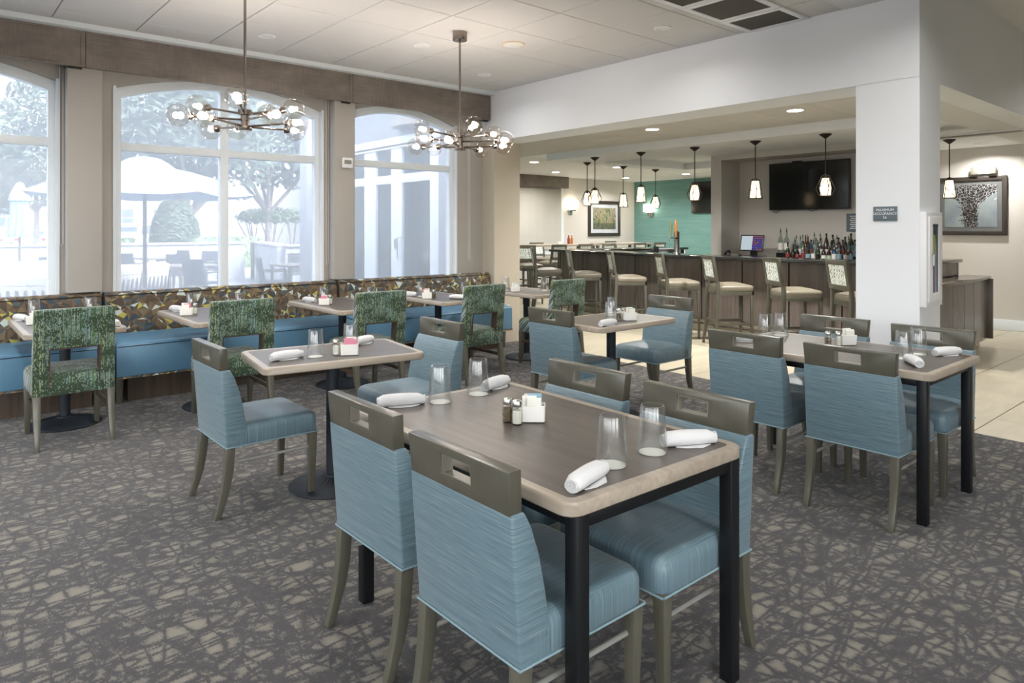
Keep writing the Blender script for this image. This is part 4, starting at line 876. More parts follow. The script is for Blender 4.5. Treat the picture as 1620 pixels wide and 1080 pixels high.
for k in range(7): MB().box(-.0128, -.012, -.10 + .02 * (k % 3), .11 - .015 * (k % 2), .09 - .03 * k, .10 - .03 * k).build('text_line', 'sign_text', s2)
def picture(label, loc, w, h, axis, fw, fm, art, mat_in, extra=None):
    """frame hung on a wall; axis x: wall faces -x, axis y: wall faces -y"""
    t = thing('framed_picture', label, 'picture', loc, 0 if axis == 'x' else R(90))
    MB().frame(-.04, 0, -w / 2, w / 2, -h / 2, h / 2, -w / 2 + fw, w / 2 - fw, -h / 2 + fw, h / 2 - fw).build('frame', fm, t, .004)
    MB().box(-.015, -.005, -w / 2 + fw, w / 2 - fw, -h / 2 + fw, h / 2 - fw).build('mat_board', mat_in[0], t)
    m = mat_in[1]; MB().box(-.02, -.015, -w / 2 + fw + m, w / 2 - fw - m, -h / 2 + fw + m, h / 2 - fw - m).build('print', art, t)
    MB().box(-.028, -.026, -w / 2 + fw, w / 2 - fw, -h / 2 + fw, h / 2 - fw).build('glazing', 'pane', t); return t
a, b = at_y(930, 317, YT), at_y(980, 373, YT)
picture('framed flower print on the far beige wall', ((a.x + b.x) / 2, YT, (a.z + b.z) / 2), b.x - a.x, a.z - b.z, 'y', .085, 'frame_dark', 'flower_print', ('mat_board', .10))
a, b = at_x(1481, 282, 11.8), at_x(1594, 373, 11.8)
pic = picture('large dark framed twig artwork on the right wall', (11.8, (a.y + b.y) / 2, (a.z + b.z) / 2), a.y - b.y, .86, 'x', .06, 'frame_dark', 'twig_print', ('frame_grey', .06))
tw = MB(); random.seed(5)
for _ in range(160):
    z = random.uniform(-.27, .27); wd = .10 + 1.9 * max(z + .02, 0) ** 2; y = random.gauss(0, wd * .55); an = random.uniform(0, math.pi); l = random.uniform(.02, .05)
    if abs(y) > .30: continue
    tw.tube([(-.022, y - l * math.cos(an), z - l * math.sin(an)), (-.0225, y + l * math.cos(an), z + l * math.sin(an))], .0022, 4)
tk = tw.build('twig_relief', 'dark_nickel', pic); tk['kind'] = 'stuff'
def sconce(label, loc, rz):
    t = thing('wall_sconce', label, 'sconce', loc, rz, 'lit wall sconces')
    MB().loft([rrect(-.09, 0, .07, .17, .05, -.10), rrect(-.09, 0, .07, .17, .05, .10)], True, True).build('lamp_shade', 'sconce_lit', t, smooth=40)
    MB().box(-.02, 0, -.06, .06, -.26, -.10).build('back_plate', 'chrome', t, .003); MB().box(-.10, 0, -.11, .11, -.16, -.12).build('arm', 'chrome', t, .003)
c_ = at_y(902, 324, YT); sconce('lit wall sconce between the blinds and the flower picture', (c_.x, YT, c_.z), R(90))
c_ = at_x(1030, 329, XT); sconce('lit wall sconce on the teal wall', (XT, c_.y, c_.z), 0)
# far window with blinds and its valance
a, b = at_y(823, 300, YT), at_y(886, 300, YT)
bl = thing('window_blind', 'closed white slat blind in the far window', 'blind', ((a.x + b.x) / 2 - .4, YT, 0)); hw = (b.x - a.x) / 2 + .4
slat = MB().box(-hw, hw, -.045, -.02, -.012, .012).map(lambda x, y, z: (x, y + z * .4, z)).mesh('slat', 'blind_slat')
for k in range(58): obj('slat', slat, bl, loc=(0, 0, .95 + .026 * k))
struct('window_4', MB().box(a.x - .9, b.x + .12, YT - .018, YT, .8, .94).box(b.x + .01, b.x + .12, YT - .018, YT, .9, 2.5).add([(a.x - .9, YT - .004, .9), (b.x, YT - .004, .9), (b.x, YT - .004, 2.45), (a.x - .9, YT - .004, 2.45)], [(0, 1, 2, 3)]), 'trim_white', 'white framed far window behind the slat blind')
c1 = at_y(900, 285, YT - .15); tag(MB().box(a.x - .9, c1.x, YT - .15, YT - .002, at_y(860, 296, YT - .15).z, at_y(860, 276, YT - .15).z).build('valance', 'valance', None, .004), 'brown woven valance above the far blind', 'valance')

# ---------------------------------------------------------------- wall and ceiling fittings
ec = thing('extinguisher_cabinet', 'white fire extinguisher cabinet with glazed door on the column', 'cabinet', (5.665, 1.879, .882))
MB().frame(-.045, .0, -.16, .16, 0, .69, -.125, .125, .05, .64).map(lambda x, y, z: (y, x, z)).build('body', 'white_paint', ec, .003)
MB().box(-.125, .125, -.003, -.001, .05, .64).build('back_plate', 'frame_grey', ec)
dr = MB().frame(-.056, -.045, -.13, .13, .035, .655, -.06, .06, .10, .60).map(lambda x, y, z: (y, x, z)).build('door', 'white_paint', ec, .003)
MB().box(-.06, .06, -.052, -.05, .10, .60).build('glass_panel', 'pane', dr); MB().tube([(-.085, -.058, .30), (-.085, -.07, .30), (-.085, -.07, .38), (-.085, -.058, .38)], .006, 6).build('handle', 'chrome', dr)
fx = thing('fire_extinguisher', 'dark red fire extinguisher inside the glazed cabinet', 'extinguisher', (5.665, 1.858, .945))
MB().lathe([(.016, 0), (.0165, .01), (.0165, .40), (.008, .45), (.006, .48)], 16).map(lambda x, y, z: (x * 3.2, y, z)).build('cylinder', 'red_paint', fx); MB().box(-.012, .03, -.014, .008, .47, .50).build('valve', 'black_plastic', fx); MB().box(.0, .035, -.0175, -.0165, .26, .46).build('inspection_tag', 'yellow_tag', fx)
al = thing('alarm_strobe', 'small white alarm strobe on the pier between the windows', 'alarm', (3.525, 6.83, at_y(550, 258, 6.83).z)); MB().box(-.06, .06, -.03, 0, -.055, .055).build('housing', 'white_paint', al, .006); MB().box(-.04, .04, -.042, -.03, -.01, .03).build('strobe_lens', 'frame_grey', al, .003)
ou = thing('wall_outlet', 'cream wall outlet on the pier behind the bench end', 'outlet', (5.72, 6.737, .42)); MB().box(-.035, .035, -.006, 0, -.057, .057).build('plate', 'lens_off', ou, .002)
for s in (-1, 1): MB().box(-.017, .017, -.008, -.006, s * .026 - .014, s * .026 + .014).build('socket', 'ceramic', ou)
em = thing('emergency_light', 'white emergency light unit above the twig artwork', 'emergency light', tuple(at_x(1558, 270, 11.8))); MB().box(-.07, 0, -.15, .15, -.05, .05).build('housing', 'lens_off', em, .008)
for s in (-1, 1): MB().box(-.10, -.07, s * .11 - .045, s * .11 + .045, -.055, .055).build('lamp_head', 'frame_grey', em, .008)
def downlight(label, x, y, z, lit, r=.075, watts=0.):
    t = thing('recessed_downlight', label, 'downlight', (x, y, z), 0, 'recessed ceiling downlights')
    MB().loft([circ(0, 0, r, -.006, 28), circ(0, 0, r, 0, 28), circ(0, 0, r - .014, -.002, 28), circ(0, 0, r - .016, -.008, 28), circ(0, 0, r, -.006, 28)], False, False).build('trim_ring', 'white_paint', t)
    MB().lathe([(r - .014, -.004), (r - .014, -.0025)], 28).build('lens', 'down_lit' if lit else 'lens_off', t)
    if watts: area_light('downlight_and_fill_lamp', (x, y, z - .012), .11, watts)
for u, v, lb in ((422, 57, 'unlit ceiling downlight above the middle window'), (667, 72, 'unlit ceiling downlight left of the second chandelier'), (766, 118, 'unlit ceiling downlight near the wall corner'), (1048, 44, 'unlit ceiling downlight beside the air vents')):
    p = at_z(u, v, ZC); downlight(lb, p.x, p.y, ZC, False, .075, 1.5)  # rings are unlit; a weak fill lamp is added below each
for u, v, lb in ((1032, 204, 'lit downlight above the middle bar stools'), (1258, 174, 'lit downlight above the nearer bar stools')):
    p = at_z(u, v, ZB); downlight(lb, p.x, p.y, ZB, True, .1, 26)
for u, v, lb in ((845, 256, 'lit downlight at the far left of the bar ceiling'), (879, 272, 'lit downlight above the far blinds'), (976, 264, 'lit downlight left of the soffit recess'), (990, 281, 'lit downlight before the flower picture'), (1085, 275, 'lit downlight above the teal wall')):
    p = at_z(u, v, ZB); downlight(lb, p.x, p.y, ZB - .003, True, .1, 13)
for k, (x, y) in enumerate(((2.4, 3.65), (-.1, 3.65), (-.1, 5.8), (-2.5, 3.65), (-2.5, 5.8), (1.3, .3), (-1.5, .3), (4.3, 1.2), (-1.5, -2.6), (1.3, -2.6), (3.9, -2.6))):  # out-of-view fixtures added as fill light for the dining room
    zz = ZC if y > 2.42 else 3.37
    downlight('unseen added fill downlight above the %s' % ('table between the two chandeliers', 'aisle left of the photo', 'bench left of the photo', 'far aisle behind the viewer', 'far bench behind the viewer', 'place where the viewer stands', 'area left behind the viewer', 'table beside the white column', 'rear left corner behind the viewer', 'rear side behind the viewer', 'rear right corner behind the viewer')[k], x, y, zz, False, .075, 10 if (x, y) == (4.3, 1.2) else 8)
p = at_z(1553, 227, ZS); downlight('ceiling downlight ring in front of the twig artwork', p.x, p.y, ZS, False, .1, 9)  # unlit ring; the lamp beneath is added to brighten the art wall
p = (9.0, .3); downlight('unseen added lobby downlight beyond the right beam', p[0], p[1], 3.37, False, .1, 9)  # unseen lamp added to brighten the lobby side and right wall
sp_ = thing('ceiling_speaker', 'round cream ceiling speaker beside the second chandelier', 'speaker', tuple(at_z(812, 70, ZC))); MB().lathe([(.105, -.008), (.11, -.004), (.11, 0)], 32).build('rim', 'speaker_grille', sp_); MB().lathe([(.09, -.011), (.095, -.008)], 32).build('grille', 'lens_off', sp_)
for k, (i, j) in enumerate(((2, -3), (3, -3), (1, -3))):
    cx_, cy_ = (4.78, 2.96) if k == 0 else ((5.275, 2.96) if k == 1 else (4.25, 2.96)); hx = .262 if k != 1 else .22
    t = thing('air_vent', ['square ceiling air vent, middle of three', 'square ceiling air vent nearest the header wall', 'square ceiling air vent cut by the top of the photo'][k], 'air vent', (cx_, cy_, ZC), 0, 'ceiling air vents')
    MB().frame(-.012, .0, -hx, hx, -.27, .27, -hx + .05, hx - .05, -.22, .22).map(lambda x, y, z: (y, z, x)).build('frame', 'white_paint', t, .003)
    MB().box(-hx + .05, hx - .05, -.22, .22, -.008, -.004).build('perforated_panel', 'vent_dark', t)
sv = thing('supply_grille', 'louvred supply grille in the low ceiling right of the column', 'air vent', tuple(at_z(1545, 211, ZH)))
MB().frame(-.02, .0, -.5, .5, -.16, .16, -.45, .45, -.11, .11).map(lambda x, y, z: (z, y, x)).build('frame', 'gypsum', sv, .003)
for k in range(5): MB().box(-.09 + k * .04, -.075 + k * .04, -.45, .45, -.015, 0).build('louvre', 'frame_grey', sv)

# chandeliers
def chandelier(label, x, y, zh, seed, rot):
    rnd = random.Random(seed); t = thing('chandelier', label, 'chandelier', (x, y, ZC), 0, 'globe chandeliers'); h = zh - ZC
    MB().lathe([(.062, -.075), (.064, -.07), (.064, 0)], 28).build('canopy', 'dark_nickel', t); MB().tube([(0, 0, -.07), (0, 0, h + .06)], .0095, 12).build('rod', 'dark_nickel', t)
    MB().lathe([(.045, h - .075), (.048, h - .07), (.048, h - .045), (.03, h - .04), (.03, h + .03), (.048, h + .035), (.048, h + .065), (.044, h + .07)], 24).build('hub', 'dark_nickel', t)
    for k in range(11):
        an = rot + 2 * math.pi * k / 11 + rnd.uniform(-.08, .08); L = (.30, .25, .34)[k % 3] + rnd.uniform(-.02, .02); z0 = (-.045, .045, .0)[k % 3]; dz = (.01, .035, -.01)[k % 3]
        e = Vector((math.cos(an), math.sin(an), 0)); p0 = e * .03 + Vector((0, 0, h + z0)); p1 = e * L + Vector((0, 0, h + z0 + dz)); d = (p1 - p0).normalized()
        a_ = MB().tube([p0, p1], .0075, 8).build('arm', 'dark_nickel', t)
        MB().tube([p1 - d * .005, p1 + d * .008, p1 + d * .035], [.012, .026, .024], 12).build('socket', 'dark_nickel', a_)
        c = p1 + d * .095
        MB().sphere(tuple(c), .076, 24, 14).build('globe', 'globe', a_, smooth=80); MB().sphere(tuple(c - d * .015), .021, 10, 6).build('bulb', 'bulb_warm', a_, smooth=80)
chandelier('globe chandelier hanging in front of the wide middle window', 1.74, 4.87, 2.205, 3, .2)
chandelier('globe chandelier with visible ceiling canopy near the corner window', 3.60, 4.88, 2.205, 4, .45)
# bar pendants
def make_pendant(kind):
    def f():
        t = thing('pendant_lamp', '-', 'pendant lamp')
        MB().lathe([(.012, -.055), (.02, -.05), (.075, -.008), (.075, 0)], 16).build('canopy', 'bronze', t, smooth=30); MB().tube([(0, 0, -.05), (0, 0, -.50)], .007, 8).build('rod', 'bronze', t)
        top, mid, bot = ((.055, -.53), (.075, -.64), (.095, -.78)) if kind == 'a' else ((.05, -.53), (.115, -.69), (.07, -.78)); n = 4 if kind == 'a' else 6; w = MB()
        P = lambda r, z, i: (r * math.cos(2 * math.pi * i / n + .4), r * math.sin(2 * math.pi * i / n + .4), z)
        for i in range(n):
            for A, B in ((P(*top, i), P(*mid, i)), (P(*mid, i), P(*bot, i)), (P(*top, i), P(*top, i + 1)), (P(*bot, i), P(*bot, i + 1)), (P(*top, i), (0, 0, -.50)), (P(*mid, i), P(*bot, i + 1) if kind == 'a' else P(*top, i + 1))): w.tube([A, B], .0042, 5)
        w.build('cage', 'cage_frame', t)
        MB().lathe([(.07, -.77), (.071, -.765), (.046, -.55), (.04, -.545)] if kind == 'a' else [(.058, -.77), (.06, -.765), (.066, -.68), (.044, -.56), (.04, -.555)], 16).build('glass_shade', 'shade_lit', t); MB().sphere((0, 0, -.66), .027, 12, 8).build('bulb', 'lamp_lit', t, smooth=80)
        MB().lathe([(.016, -.60), (.018, -.53), (.01, -.50)], 10).build('socket', 'bronze', t); return t
    return f
for k, (u, v) in enumerate(((1306, 212), (1195, 223), (1099, 233), (1014, 241), (941, 249), (929, 257), (986, 263), (1037, 268), (1502, 221))):
    p = at_z(u, v, ZS); kd = 'b' if k in (0, 2, 4, 7, 5) else 'a'
    place('pendant_' + kd, make_pendant(kd), ['caged pendant lamp hanging in front of the large television', 'caged pendant lamp left of the large television', 'caged pendant lamp before the teal wall television', 'caged pendant lamp above the beer tap, front row', 'caged pendant lamp farthest left in the front row', 'caged pendant lamp left in the rear row near the flower picture', 'caged pendant lamp in the rear row right of the flower picture', 'caged pendant lamp in the rear row above the teal wall sconce', 'caged pendant lamp right of the white column'][k], 'pendant lamp', (p.x, p.y, ZS), random.uniform(0, 1), 'caged pendant lamps above the bar')

# ---------------------------------------------------------------- patio and street outside the windows
random.seed(11)
tag(MB().box(-60, 5.95, 7.26, 24, -.2, -.03).box(5.95, 60, 12.9, 24, -.2, -.03).build('patio_paving', 'patio'), 'pale concrete patio outside the windows', 'paving', None, 'structure')
tag(MB().box(-90, 90, 24, 120, -.25, -.05).build('parking_lot', 'asphalt'), 'pale parking lot beyond the patio wall', 'pavement', None, 'structure')
tag(MB().box(-60, 60, 22.5, 27, -.1, .02).build('lawn_strip', 'grass'), 'strip of sunlit grass beyond the patio wall', 'grass', None, 'structure')
def garden_wall(label, pts, h=1.0):
    m = MB(); c = MB()
    for (x0, y0), (x1, y1) in zip(pts, pts[1:]):
        d = Vector((x1 - x0, y1 - y0)).normalized(); n = Vector((-d.y, d.x)) * .15; n2 = n * 1.25
        m.prism([(x0 + n.x, y0 + n.y), (x0 - n.x, y0 - n.y), (x1 - n.x, y1 - n.y), (x1 + n.x, y1 + n.y)], 'z', -.1, h)
        c.prism([(x0 + n2.x, y0 + n2.y), (x0 - n2.x, y0 - n2.y), (x1 - n2.x, y1 - n2.y), (x1 + n2.x, y1 + n2.y)], 'z', h, h + .06)
    t = thing('patio_wall', label, 'wall', (0, 0, 0)); m.build('wall_body', 'stucco', t); c.build('coping', 'stucco', t, .01)
garden_wall('low white patio wall behind the umbrella', [(-12, 20.6), (7.3, 20.6)])
garden_wall('low white patio wall right of the gate gap', [(7.75, 20.4), (6.75, 16.3), (12, 16.0)])
tag(MB().tube([(7.55, 20.5, -.1), (7.55, 20.5, 1.05)], .06, 10).build('gate_post', 'taupe_metal'), 'grey gate post in the gap of the patio wall', 'post')
# wing of the building with patio doors
wing = MB().box(5.96, 6.2, 7.24, 8.62, 0, 4.2).box(5.96, 6.2, 11.6, 12.8, 0, 4.2).box(5.96, 6.2, 8.62, 11.6, 2.95, 4.2)
struct('wall_wing', wing, 'stucco', 'white outside wing wall with glazed patio doors')
dg_ = thing('patio_doors', 'white framed glass patio doors with transom lights', 'door', (6.0, 10.1, 0))
for y0, y1 in ((-1.48, -1.25), (-.44, -.11), (.40, .79), (1.40, 1.48)): MB().box(-.04, .08, y0, y1, 0, 2.95).build('door_frame', 'trim_white', dg_, .004)
for z0, z1 in ((0, .18), (2.19, 2.33), (2.80, 2.95)): MB().box(-.035, .07, -1.48, 1.48, z0, z1).build('door_rail', 'trim_white', dg_, .004)
for y0, y1 in ((-1.25, -.44), (-.11, .40), (.79, 1.40)):
    for z0, z1 in ((.18, 2.19), (2.33, 2.80)): MB().box(.01, .018, y0, y1, z0, z1).build('glass_pane', 'pane_dark', dg_)
MB().tube([(-.04, -.40, .95), (-.10, -.40, .97), (-.10, -.40, 1.3), (-.04, -.40, 1.32)], .012, 8).build('handle', 'chrome', dg_)
MB().box(-.05, -.04, -.32, -.22, 1.12, 1.28).build('lock_plate', 'frame_grey', dg_)
tag(MB().box(-.012, 0, -.17, .17, -.13, .13).build('wall_notice', 'sign_grey'), 'grey notice on the wing wall beside the patio doors', 'sign').location = (5.96, 8.1, 1.42)
wlg = MB(); wlg.loft([[(-.30 * math.sin(R(a)) * math.sin(R(b_)), .42 * math.cos(R(b_)) * math.sin(R(a)) , .32 * math.cos(R(a))) for b_ in range(0, 181, 15)] for a in (4, 25, 45, 65, 90)], True, True)
w_ = tag(wlg.build('wall_lamp', 'frame_grey', smooth=60), 'grey half-round lamp on the wing wall above the patio doors', 'lamp'); w_.location = (5.955, 9.3, 3.05)
tag(MB().box(-.14, .14, -.14, .14, -.03, 4.3).build('canopy_post', 'stucco', None, .01), 'square white post outside the wide middle window', 'post').location = (*at_d(492, 361, 11.6)[:2], 0)
def far_building(label, x0, x1, y, h, wins, depth=14):
    t = thing('office_building', label, 'building', ((x0 + x1) / 2, y, 0)); w = x1 - x0
    MB().box(-w / 2, w / 2, 0, depth, -.2, h).build('wall_block', 'stucco', t); MB().box(-w / 2 - .2, w / 2 + .2, -.2, depth, h, h + .4).build('parapet', 'stucco', t)
    for wx, wz, ww, wh in wins:
        X = wx - (x0 + x1) / 2
        f = MB().box(X - ww / 2, X + ww / 2, -.06, .02, wz, wz + wh).build('window', 'frame_grey', t)
        for a in (0, 1):
            for b in (0, 1): MB().box(X - ww / 2 + .06 + a * ww / 2, X - .06 + a * ww / 2, -.09, -.05, wz + .06 + b * wh / 2, wz + wh / 2 - .06 + b * wh / 2).build('pane', 'car_glass', f)
wins = [(at_y(u, 345, 58).x, z, 1.7, 1.35) for u in (10, -60, 192, 125, 262) for z in (1.6, 5.2, 8.8)]
far_building('long white office building across the parking lot', -40, 26, 58, 12.5, wins)
far_building('bright white building behind the small round-topped trees', 27, 70, 50, 9, [(at_y(430, 345, 50).x, 5.0, 1.6, 1.3), (at_y(470, 345, 50).x, 5.0, 1.6, 1.3)])
# umbrellas
um = thing('patio_umbrella', 'open white patio umbrella outside the middle window', 'umbrella', (2.48, 10.9, 0), .2); n = 8
MB().tube([(0, 0, -.03), (0, 0, 2.5)], .028, 12).build('pole', 'taupe_metal', um); MB().lathe([(.22, -.03), (.22, .04), (.05, .09)], 20).build('base', 'taupe_metal', um)
cn = MB()
def gore(r0, z0, r1, z1, k):
    vs = []
    for f in range(5):
        r, z = r0 + (r1 - r0) * f / 4, z0 + (z1 - z0) * f / 4 + .05 * math.sin(math.pi * f / 4)
        for s in range(4):
            a = 2 * math.pi * (k + s / 3) / n; q = 1 - .10 * math.sin(math.pi * s / 3) * f / 4; vs.append((r * q * math.cos(a), r * q * math.sin(a), z - .05 * math.sin(math.pi * s / 3) * f / 4))
    return vs, [(f * 4 + s, f * 4 + s + 1, f * 4 + s + 5, f * 4 + s + 4) for f in range(4) for s in range(3)]
for k in range(n): m = MB().add(*gore(.28, 2.33, 1.5, 1.93, k)); m.build('canopy_panel', 'canvas_white', um, smooth=60)
for k in range(n): m = MB().add(*gore(.02, 2.47, .42, 2.30, k)); m.build('vent_panel', 'canvas_blue' if k % 4 == 0 else 'canvas_white', um, smooth=60)
for k in range(n): a = 2 * math.pi * k / n; MB().tube([(0, 0, 2.36), (1.46 * math.cos(a), 1.46 * math.sin(a), 1.90)], .01, 5).build('rib', 'taupe_metal', um)
cp = at_d(31, 361, 14.2); cu_ = thing('closed_umbrella', 'folded pale blue patio umbrella outside the left window', 'umbrella', (cp.x, cp.y, 0))
MB().tube([(0, 0, -.03), (0, 0, 2.42)], .025, 10).build('pole', 'taupe_metal', cu_)
MB().loft([[((r * (1 + .16 * (-1) ** i)) * math.cos(2 * math.pi * i / 20), (r * (1 + .16 * (-1) ** i)) * math.sin(2 * math.pi * i / 20), z) for i in range(20)] for r, z in ((.02, 2.40), (.12, 2.2), (.14, 1.95), (.13, 1.7), (.20, 1.35), (.17, 1.27))]).build('folded_canopy', 'canvas_blue', cu_, smooth=60)
MB().loft([circ(0, 0, r, z, 16) for r, z in ((.06, 2.38), (.17, 2.15), (.19, 2.02))]).build('canopy_cap', 'canvas_blue', cu_)
# patio furniture
def make_patio_chair():
    t = thing('patio_chair', '-', 'chair')
    for sx in (-1, 1):
        for sy in (-1, 1): MB().box(sx * .24 - .02, sx * .24 + .02, sy * .25 - .02, sy * .25 + .02, 0, .66 if sx > 0 else .45).build('leg', 'taupe_metal', t)
    for sy in (-1, 1): MB().box(-.28, .26, sy * .25 - .025, sy * .25 + .025, .63, .66).build('armrest', 'taupe_metal', t)
    MB().box(-.25, .25, -.23, .23, .42, .45).build('seat', 'sling', t)
    MB().box(-.25, -.22, -.25, .25, .40, .90).map(lambda x, y, z: (x - .2 * (z - .4), y, z)).build('backrest', 'sling', t); return t
def make_patio_table():
    t = thing('patio_table', '-', 'table'); MB().box(-.5, .5, -.5, .5, .70, .74).build('table_top', 'taupe_metal', t, .004)
    for sx in (-1, 1):
        for sy in (-1, 1): MB().box(sx * .46 - .025, sx * .46 + .025, sy * .46 - .025, sy * .46 + .025, 0, .70).build('leg', 'taupe_metal', t)
    return t
def make_sofa():
    t = thing('patio_sofa', '-', 'sofa'); MB().box(-.40, .40, -.75, .75, .12, .30).build('base', 'taupe_metal', t, .01)
    for s in (-1, 1): MB().loft(cushion_loops(.04, s * .36, .34, .35, .30, .46, .04, .05, .02)).build('seat_cushion', 'cushion_white', t)
    for s in (-1, 1): MB().loft(cushion_loops(0, s * .36, .09, .35, 0, .42, .05, .06, .02)).map(lambda x, y, z: (x - .30 - .15 * z, y, z + .44)).build('back_cushion', 'cushion_white', t)
    for k in range(14): MB().box(-.42, -.40, -.73 + k * .107, -.69 + k * .107, .12, .74).build('slat', 'taupe_metal', t)
    MB().box(-.43, -.39, -.76, .76, .70, .76).build('top_rail', 'taupe_metal', t)
    for s in (-1, 1): MB().box(-.40, .36, s * .75 - .03, s * .75 + .03, .30, .60).build('armrest', 'taupe_metal', t)
    for sx in (-1, 1):
        for sy in (-1, 1): MB().box(sx * .36 - .03, sx * .36 + .03, sy * .7 - .03, sy * .7 + .03, 0, .12).build('leg', 'taupe_metal', t)
    return t
def gp(u, d): p = at_d(u, 361, d); return (p.x, p.y, -.03)
for u, d, rz, lb in ((15, 9.7, 60, 'white cushioned patio sofa seen from behind, left window'), (20, 12.6, 240, 'white cushioned patio sofa under the folded umbrella'), (192, 12.0, 130, 'white cushioned patio sofa beside the umbrella pole')):
    place('sofa', make_sofa, lb, 'sofa', gp(u, d), R(rz), 'patio sofas')
for u, d, rz, lb in ((250, 17.8, 10, 'patio dining table behind the umbrella pole'), (300, 14.2, 15, 'low patio table in the middle of the wide window'), (478, 14.5, 0, 'patio table at the right side of the wide window'), (50, 16.0, 0, 'patio table under the folded umbrella')):
    place('ptable', make_patio_table, lb, 'table', gp(u, d), R(rz), 'patio tables')
for u, d, rz, lb in ((188, 17.2, 20, 'patio chair left of the umbrella pole'), (208, 16.6, 45, 'patio chair just behind the umbrella pole'), (272, 18.2, 200, 'patio chair against the low white wall'), (322, 17.6, 220, 'patio chair right of the patio dining table'), (288, 16.0, 60, 'patio chair before the patio dining table'), (325, 13.4, 30, 'large dark patio chair beside the window mullion'), (436, 13.8, -10, 'patio chair seen sideways at the right patio table'), (470, 16.0, 240, 'patio chair behind the right patio table'), (45, 13.8, 200, 'dark patio chair near the folded umbrella'), (66, 14.6, 160, 'patio chair beside the beige pier')):
    place('pchair', make_patio_chair, lb, 'chair', gp(u, d), R(rz), 'patio chairs')
# planting
def foliage(name, mat, parent, blobs, n, size, seed):
    rnd = random.Random(seed); m = MB()
    for _ in range(n):
        c, r = rnd.choices(blobs, [b[1][0] * b[1][1] * b[1][2] for b in blobs])[0]
        while True:
            q = Vector((rnd.uniform(-1, 1), rnd.uniform(-1, 1), rnd.uniform(-1, 1)))
            if .25 < q.length < 1: break
        p = Vector((c[0] + q.x * r[0], c[1] + q.y * r[1], c[2] + q.z * r[2])); a = Vector((rnd.gauss(0, 1), rnd.gauss(0, 1), rnd.gauss(0, 1))).normalized(); b = a.orthogonal().normalized(); s = size * rnd.uniform(.6, 1.3)
        m.add([p - a * s, p + b * s * .5, p + a * s, p - b * s * .5], [(0, 1, 2, 3)])
    return m.build(name, mat, parent, smooth=0)
def tree(label, u, d, trunk_h, blobs, mat, n, size, seed, tr=.16, stems=1):
    p = at_d(u, 361, d); t = thing('tree', label, 'tree', (p.x, p.y, -.05), 0, 'trees outside'); rnd = random.Random(seed)
    for k in range(stems):
        dx, dy = (rnd.uniform(-.5, .5), rnd.uniform(-.5, .5)) if stems > 1 else (0, 0)
        MB().tube([(dx * .1, dy * .1, -.1), (dx * .5, dy * .5, trunk_h * .6), (dx * 1.2, dy * 1.2, trunk_h * 1.1)], [tr, tr * .8, tr * .5], 8).build('trunk' if stems == 1 else 'stem', 'bark', t)
    if stems == 1:
        for k in range(6):
            a = rnd.uniform(0, 6.28); MB().tube([(0, 0, trunk_h * .9), (1.2 * math.cos(a), 1.2 * math.sin(a), trunk_h * 1.5), (2.1 * math.cos(a), 2.1 * math.sin(a), trunk_h * 2.0)], [tr * .5, tr * .35, tr * .15], 6).build('branch', 'bark', t)
    foliage('crown', mat, t, blobs, n, size, seed + 1)
tree('large leafy tree filling the wide middle window', 300, 27, 2.2, [((0, 0, 5.4), (3.2, 3.2, 2.2)), ((-1.6, 1.6, 4.8), (2.0, 2.0, 1.7)), ((1.2, -1.0, 4.2), (2.0, 2.0, 1.2)), ((.4, -.3, 7.0), (2.2, 2.2, 1.3))], 'leaf', 6500, .17, 31, .22)
tree('leafy tree right of the window mullion', 425, 31, 2.4, [((0, 0, 5.2), (2.2, 2.2, 1.9)), ((1.0, -.9, 4.2), (1.6, 1.6, 1.0)), ((1.5, -1.2, 6.2), (1.5, 1.5, 1.2)), ((-1.4, 1.2, 5.4), (1.7, 1.7, 1.6))], 'leaf', 4500, .17, 41, .2)
tree('airy tree beside the left edge window', 58, 25, 2.3, [((0, 0, 4.0), (1.5, 1.5, 1.4)), ((.3, -.6, 5.9), (1.4, 1.4, 1.3)), ((.2, -.3, 2.9), (1.1, 1.1, .7))], 'leaf', 2200, .14, 51, .12)
tree('pale green tree at the far left of the photo', -12, 26, 2.0, [((0, 0, 3.4), (1.5, 1.5, 1.4)), ((.4, .2, 5.0), (1.1, 1.1, .9))], 'leaf_light', 2200, .15, 61, .12)
for k, (u, d) in enumerate(((402, 33), (431, 31.5), (464, 32.5))):
    tree(['small round-topped tree left of the group by the wall', 'small round-topped tree in the middle of the group', 'small round-topped tree right of the group'][k], u, d, 1.7, [((0, 0, 2.05), (.85, .85, .32)), ((.2, .2, 2.25), (.6, .6, .25))], 'leaf_light', 900, .09, 71 + k, .04, 5)
def shrub(label, u, d, prof, mat, n, size, seed):
    p = at_d(u, 361, d); t = thing('shrub', label, 'shrub', (p.x, p.y, -.05), 0, 'clipped shrubs outside')
    MB().lathe([(r * .93, z) for r, z in prof], 18).build('leaf_core', mat, t); rnd = random.Random(seed); m = MB(); L = len(prof) - 1
    for _ in range(n):
        k = rnd.randrange(L); f = rnd.random(); r = prof[k][0] + f * (prof[k + 1][0] - prof[k][0]); z = prof[k][1] + f * (prof[k + 1][1] - prof[k][1]); a = rnd.uniform(0, 6.283)
        p_ = Vector((r * math.cos(a), r * math.sin(a), z)); q = Vector((rnd.gauss(0, 1), rnd.gauss(0, 1), rnd.gauss(0, 1))).normalized(); b = q.orthogonal(); s = size
        m.add([p_ - q * s, p_ + b * s * .6, p_ + q * s, p_ - b * s * .6], [(0, 1, 2, 3)])
    m.build('leaves', mat, t, smooth=0)
shrub('dense clipped evergreen cone behind the patio wall', 277, 24.5, [(.55, .0), (.82, .5), (.84, 1.0), (.72, 1.7), (.45, 2.35), (.1, 2.65)], 'leaf', 2600, .07, 81)
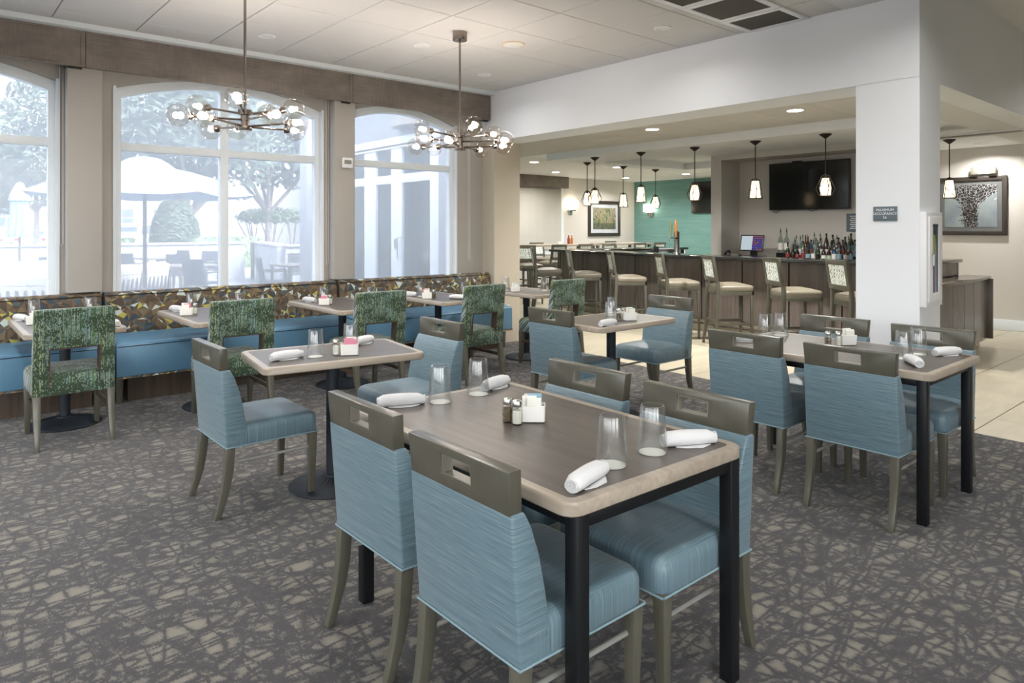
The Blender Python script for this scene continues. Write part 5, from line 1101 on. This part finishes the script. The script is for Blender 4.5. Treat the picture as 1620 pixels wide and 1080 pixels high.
shrub('evergreen bush standing beyond the patio doors', 640, 30, [(.6, 0), (.9, .8), (.7, 2.0), (.2, 3.0)], 'leaf_light', 1200, .09, 82)
for x, w, lb in ((at_y(187, 361, 26).x, .9, 'short clipped hedge left of the white truck'), (at_y(355, 361, 26).x, 2.6, 'long clipped hedge behind the patio wall')):
    t = thing('hedge', lb, 'hedge', (x, 26, 0)); MB().box(-w / 2, w / 2, -.35, .35, -.05, 1.12).build('leaf_core', 'leaf_light', t, .08, 2); rnd = random.Random(9); m = MB()
    for _ in range(500):
        p_ = Vector((rnd.uniform(-w / 2, w / 2), -.36, rnd.uniform(0, 1.1))) if rnd.random() < .5 else Vector((rnd.uniform(-w / 2, w / 2), rnd.uniform(-.35, .35), 1.12)); q = Vector((rnd.gauss(0, 1), rnd.gauss(0, 1), rnd.gauss(0, 1))).normalized(); b = q.orthogonal(); m.add([p_ - q * .06, p_ + b * .04, p_ + q * .06, p_ - b * .04], [(0, 1, 2, 3)])
    m.build('leaves', 'leaf_light', t, smooth=0)
# parked vehicles
def car(label, u, d, rz, prof, cab, wid, wheel, name='car'):
    p = at_d(u, 361, d); t = thing(name, label, 'car', (p.x, p.y, -.05), R(rz), 'parked white vehicles')
    MB().prism(prof, 'y', -wid / 2, wid / 2).build('body', 'car_white', t, .06, 3); MB().prism(cab, 'y', -wid / 2 + .1, wid / 2 - .1).build('cabin', 'car_white', t, .05, 2)
    cx_ = sum(q[0] for q in cab) / len(cab); cz = sum(q[1] for q in cab) / len(cab); ins = [(cx_ + (x - cx_) * .84, cz + (z - cz) * .72) for x, z in cab]
    MB().prism(ins, 'y', -wid / 2 + .085, wid / 2 - .085).build('side_glass', 'car_glass', t)
    xs_ = sorted(q[0] for q in cab)
    for e, k in ((xs_[0], -1), (xs_[-1], 1)): MB().box(e + k * .02 - .12 * (k > 0) , e + k * .02 + .12 * (k < 0), -wid / 2 + .22, wid / 2 - .22, cz - .12, cz + .16).build('end_glass', 'car_glass', t)
    ex = sorted(q[0] for q in prof)
    for sx in (ex[0] + .85, ex[-1] - .85):
        for sy in (-1, 1): MB().tube([(sx, sy * (wid / 2 - .2), wheel), (sx, sy * (wid / 2 + .01), wheel)], wheel, 18).build('wheel', 'tyre', t)
    for sy in (-1, 1): MB().box(ex[0] - .02, ex[0] + .05, sy * wid * .4 - .12, sy * wid * .4 + .12, .72, .90).build('tail_lamp', 'tail_red', t)
    MB().box(ex[0] - .02, ex[0] + .01, -.26, .26, .62, .76).build('number_plate', 'frame_grey', t)
sed = ([(-2.3, .25), (2.3, .25), (2.35, .7), (1.2, .92), (-1.7, .98), (-2.3, .9)], [(-1.75, .94), (1.15, .9), (.35, 1.42), (-1.1, 1.45)])
car('white sedan parked beyond the patio wall, seen from behind', 58, 46, 75, *sed, 1.8, .33)
car('white car cut off by the left edge of the photo', -14, 44, 80, *sed, 1.8, .33)
car('white pickup truck parked behind the umbrella pole', 222, 40, 30, [(-2.7, .4), (2.7, .4), (2.75, .95), (1.5, 1.1), (-2.7, 1.1)], [(-.9, 1.08), (1.35, 1.08), (.7, 1.75), (-.8, 1.8)], 1.9, .4, 'pickup_truck')
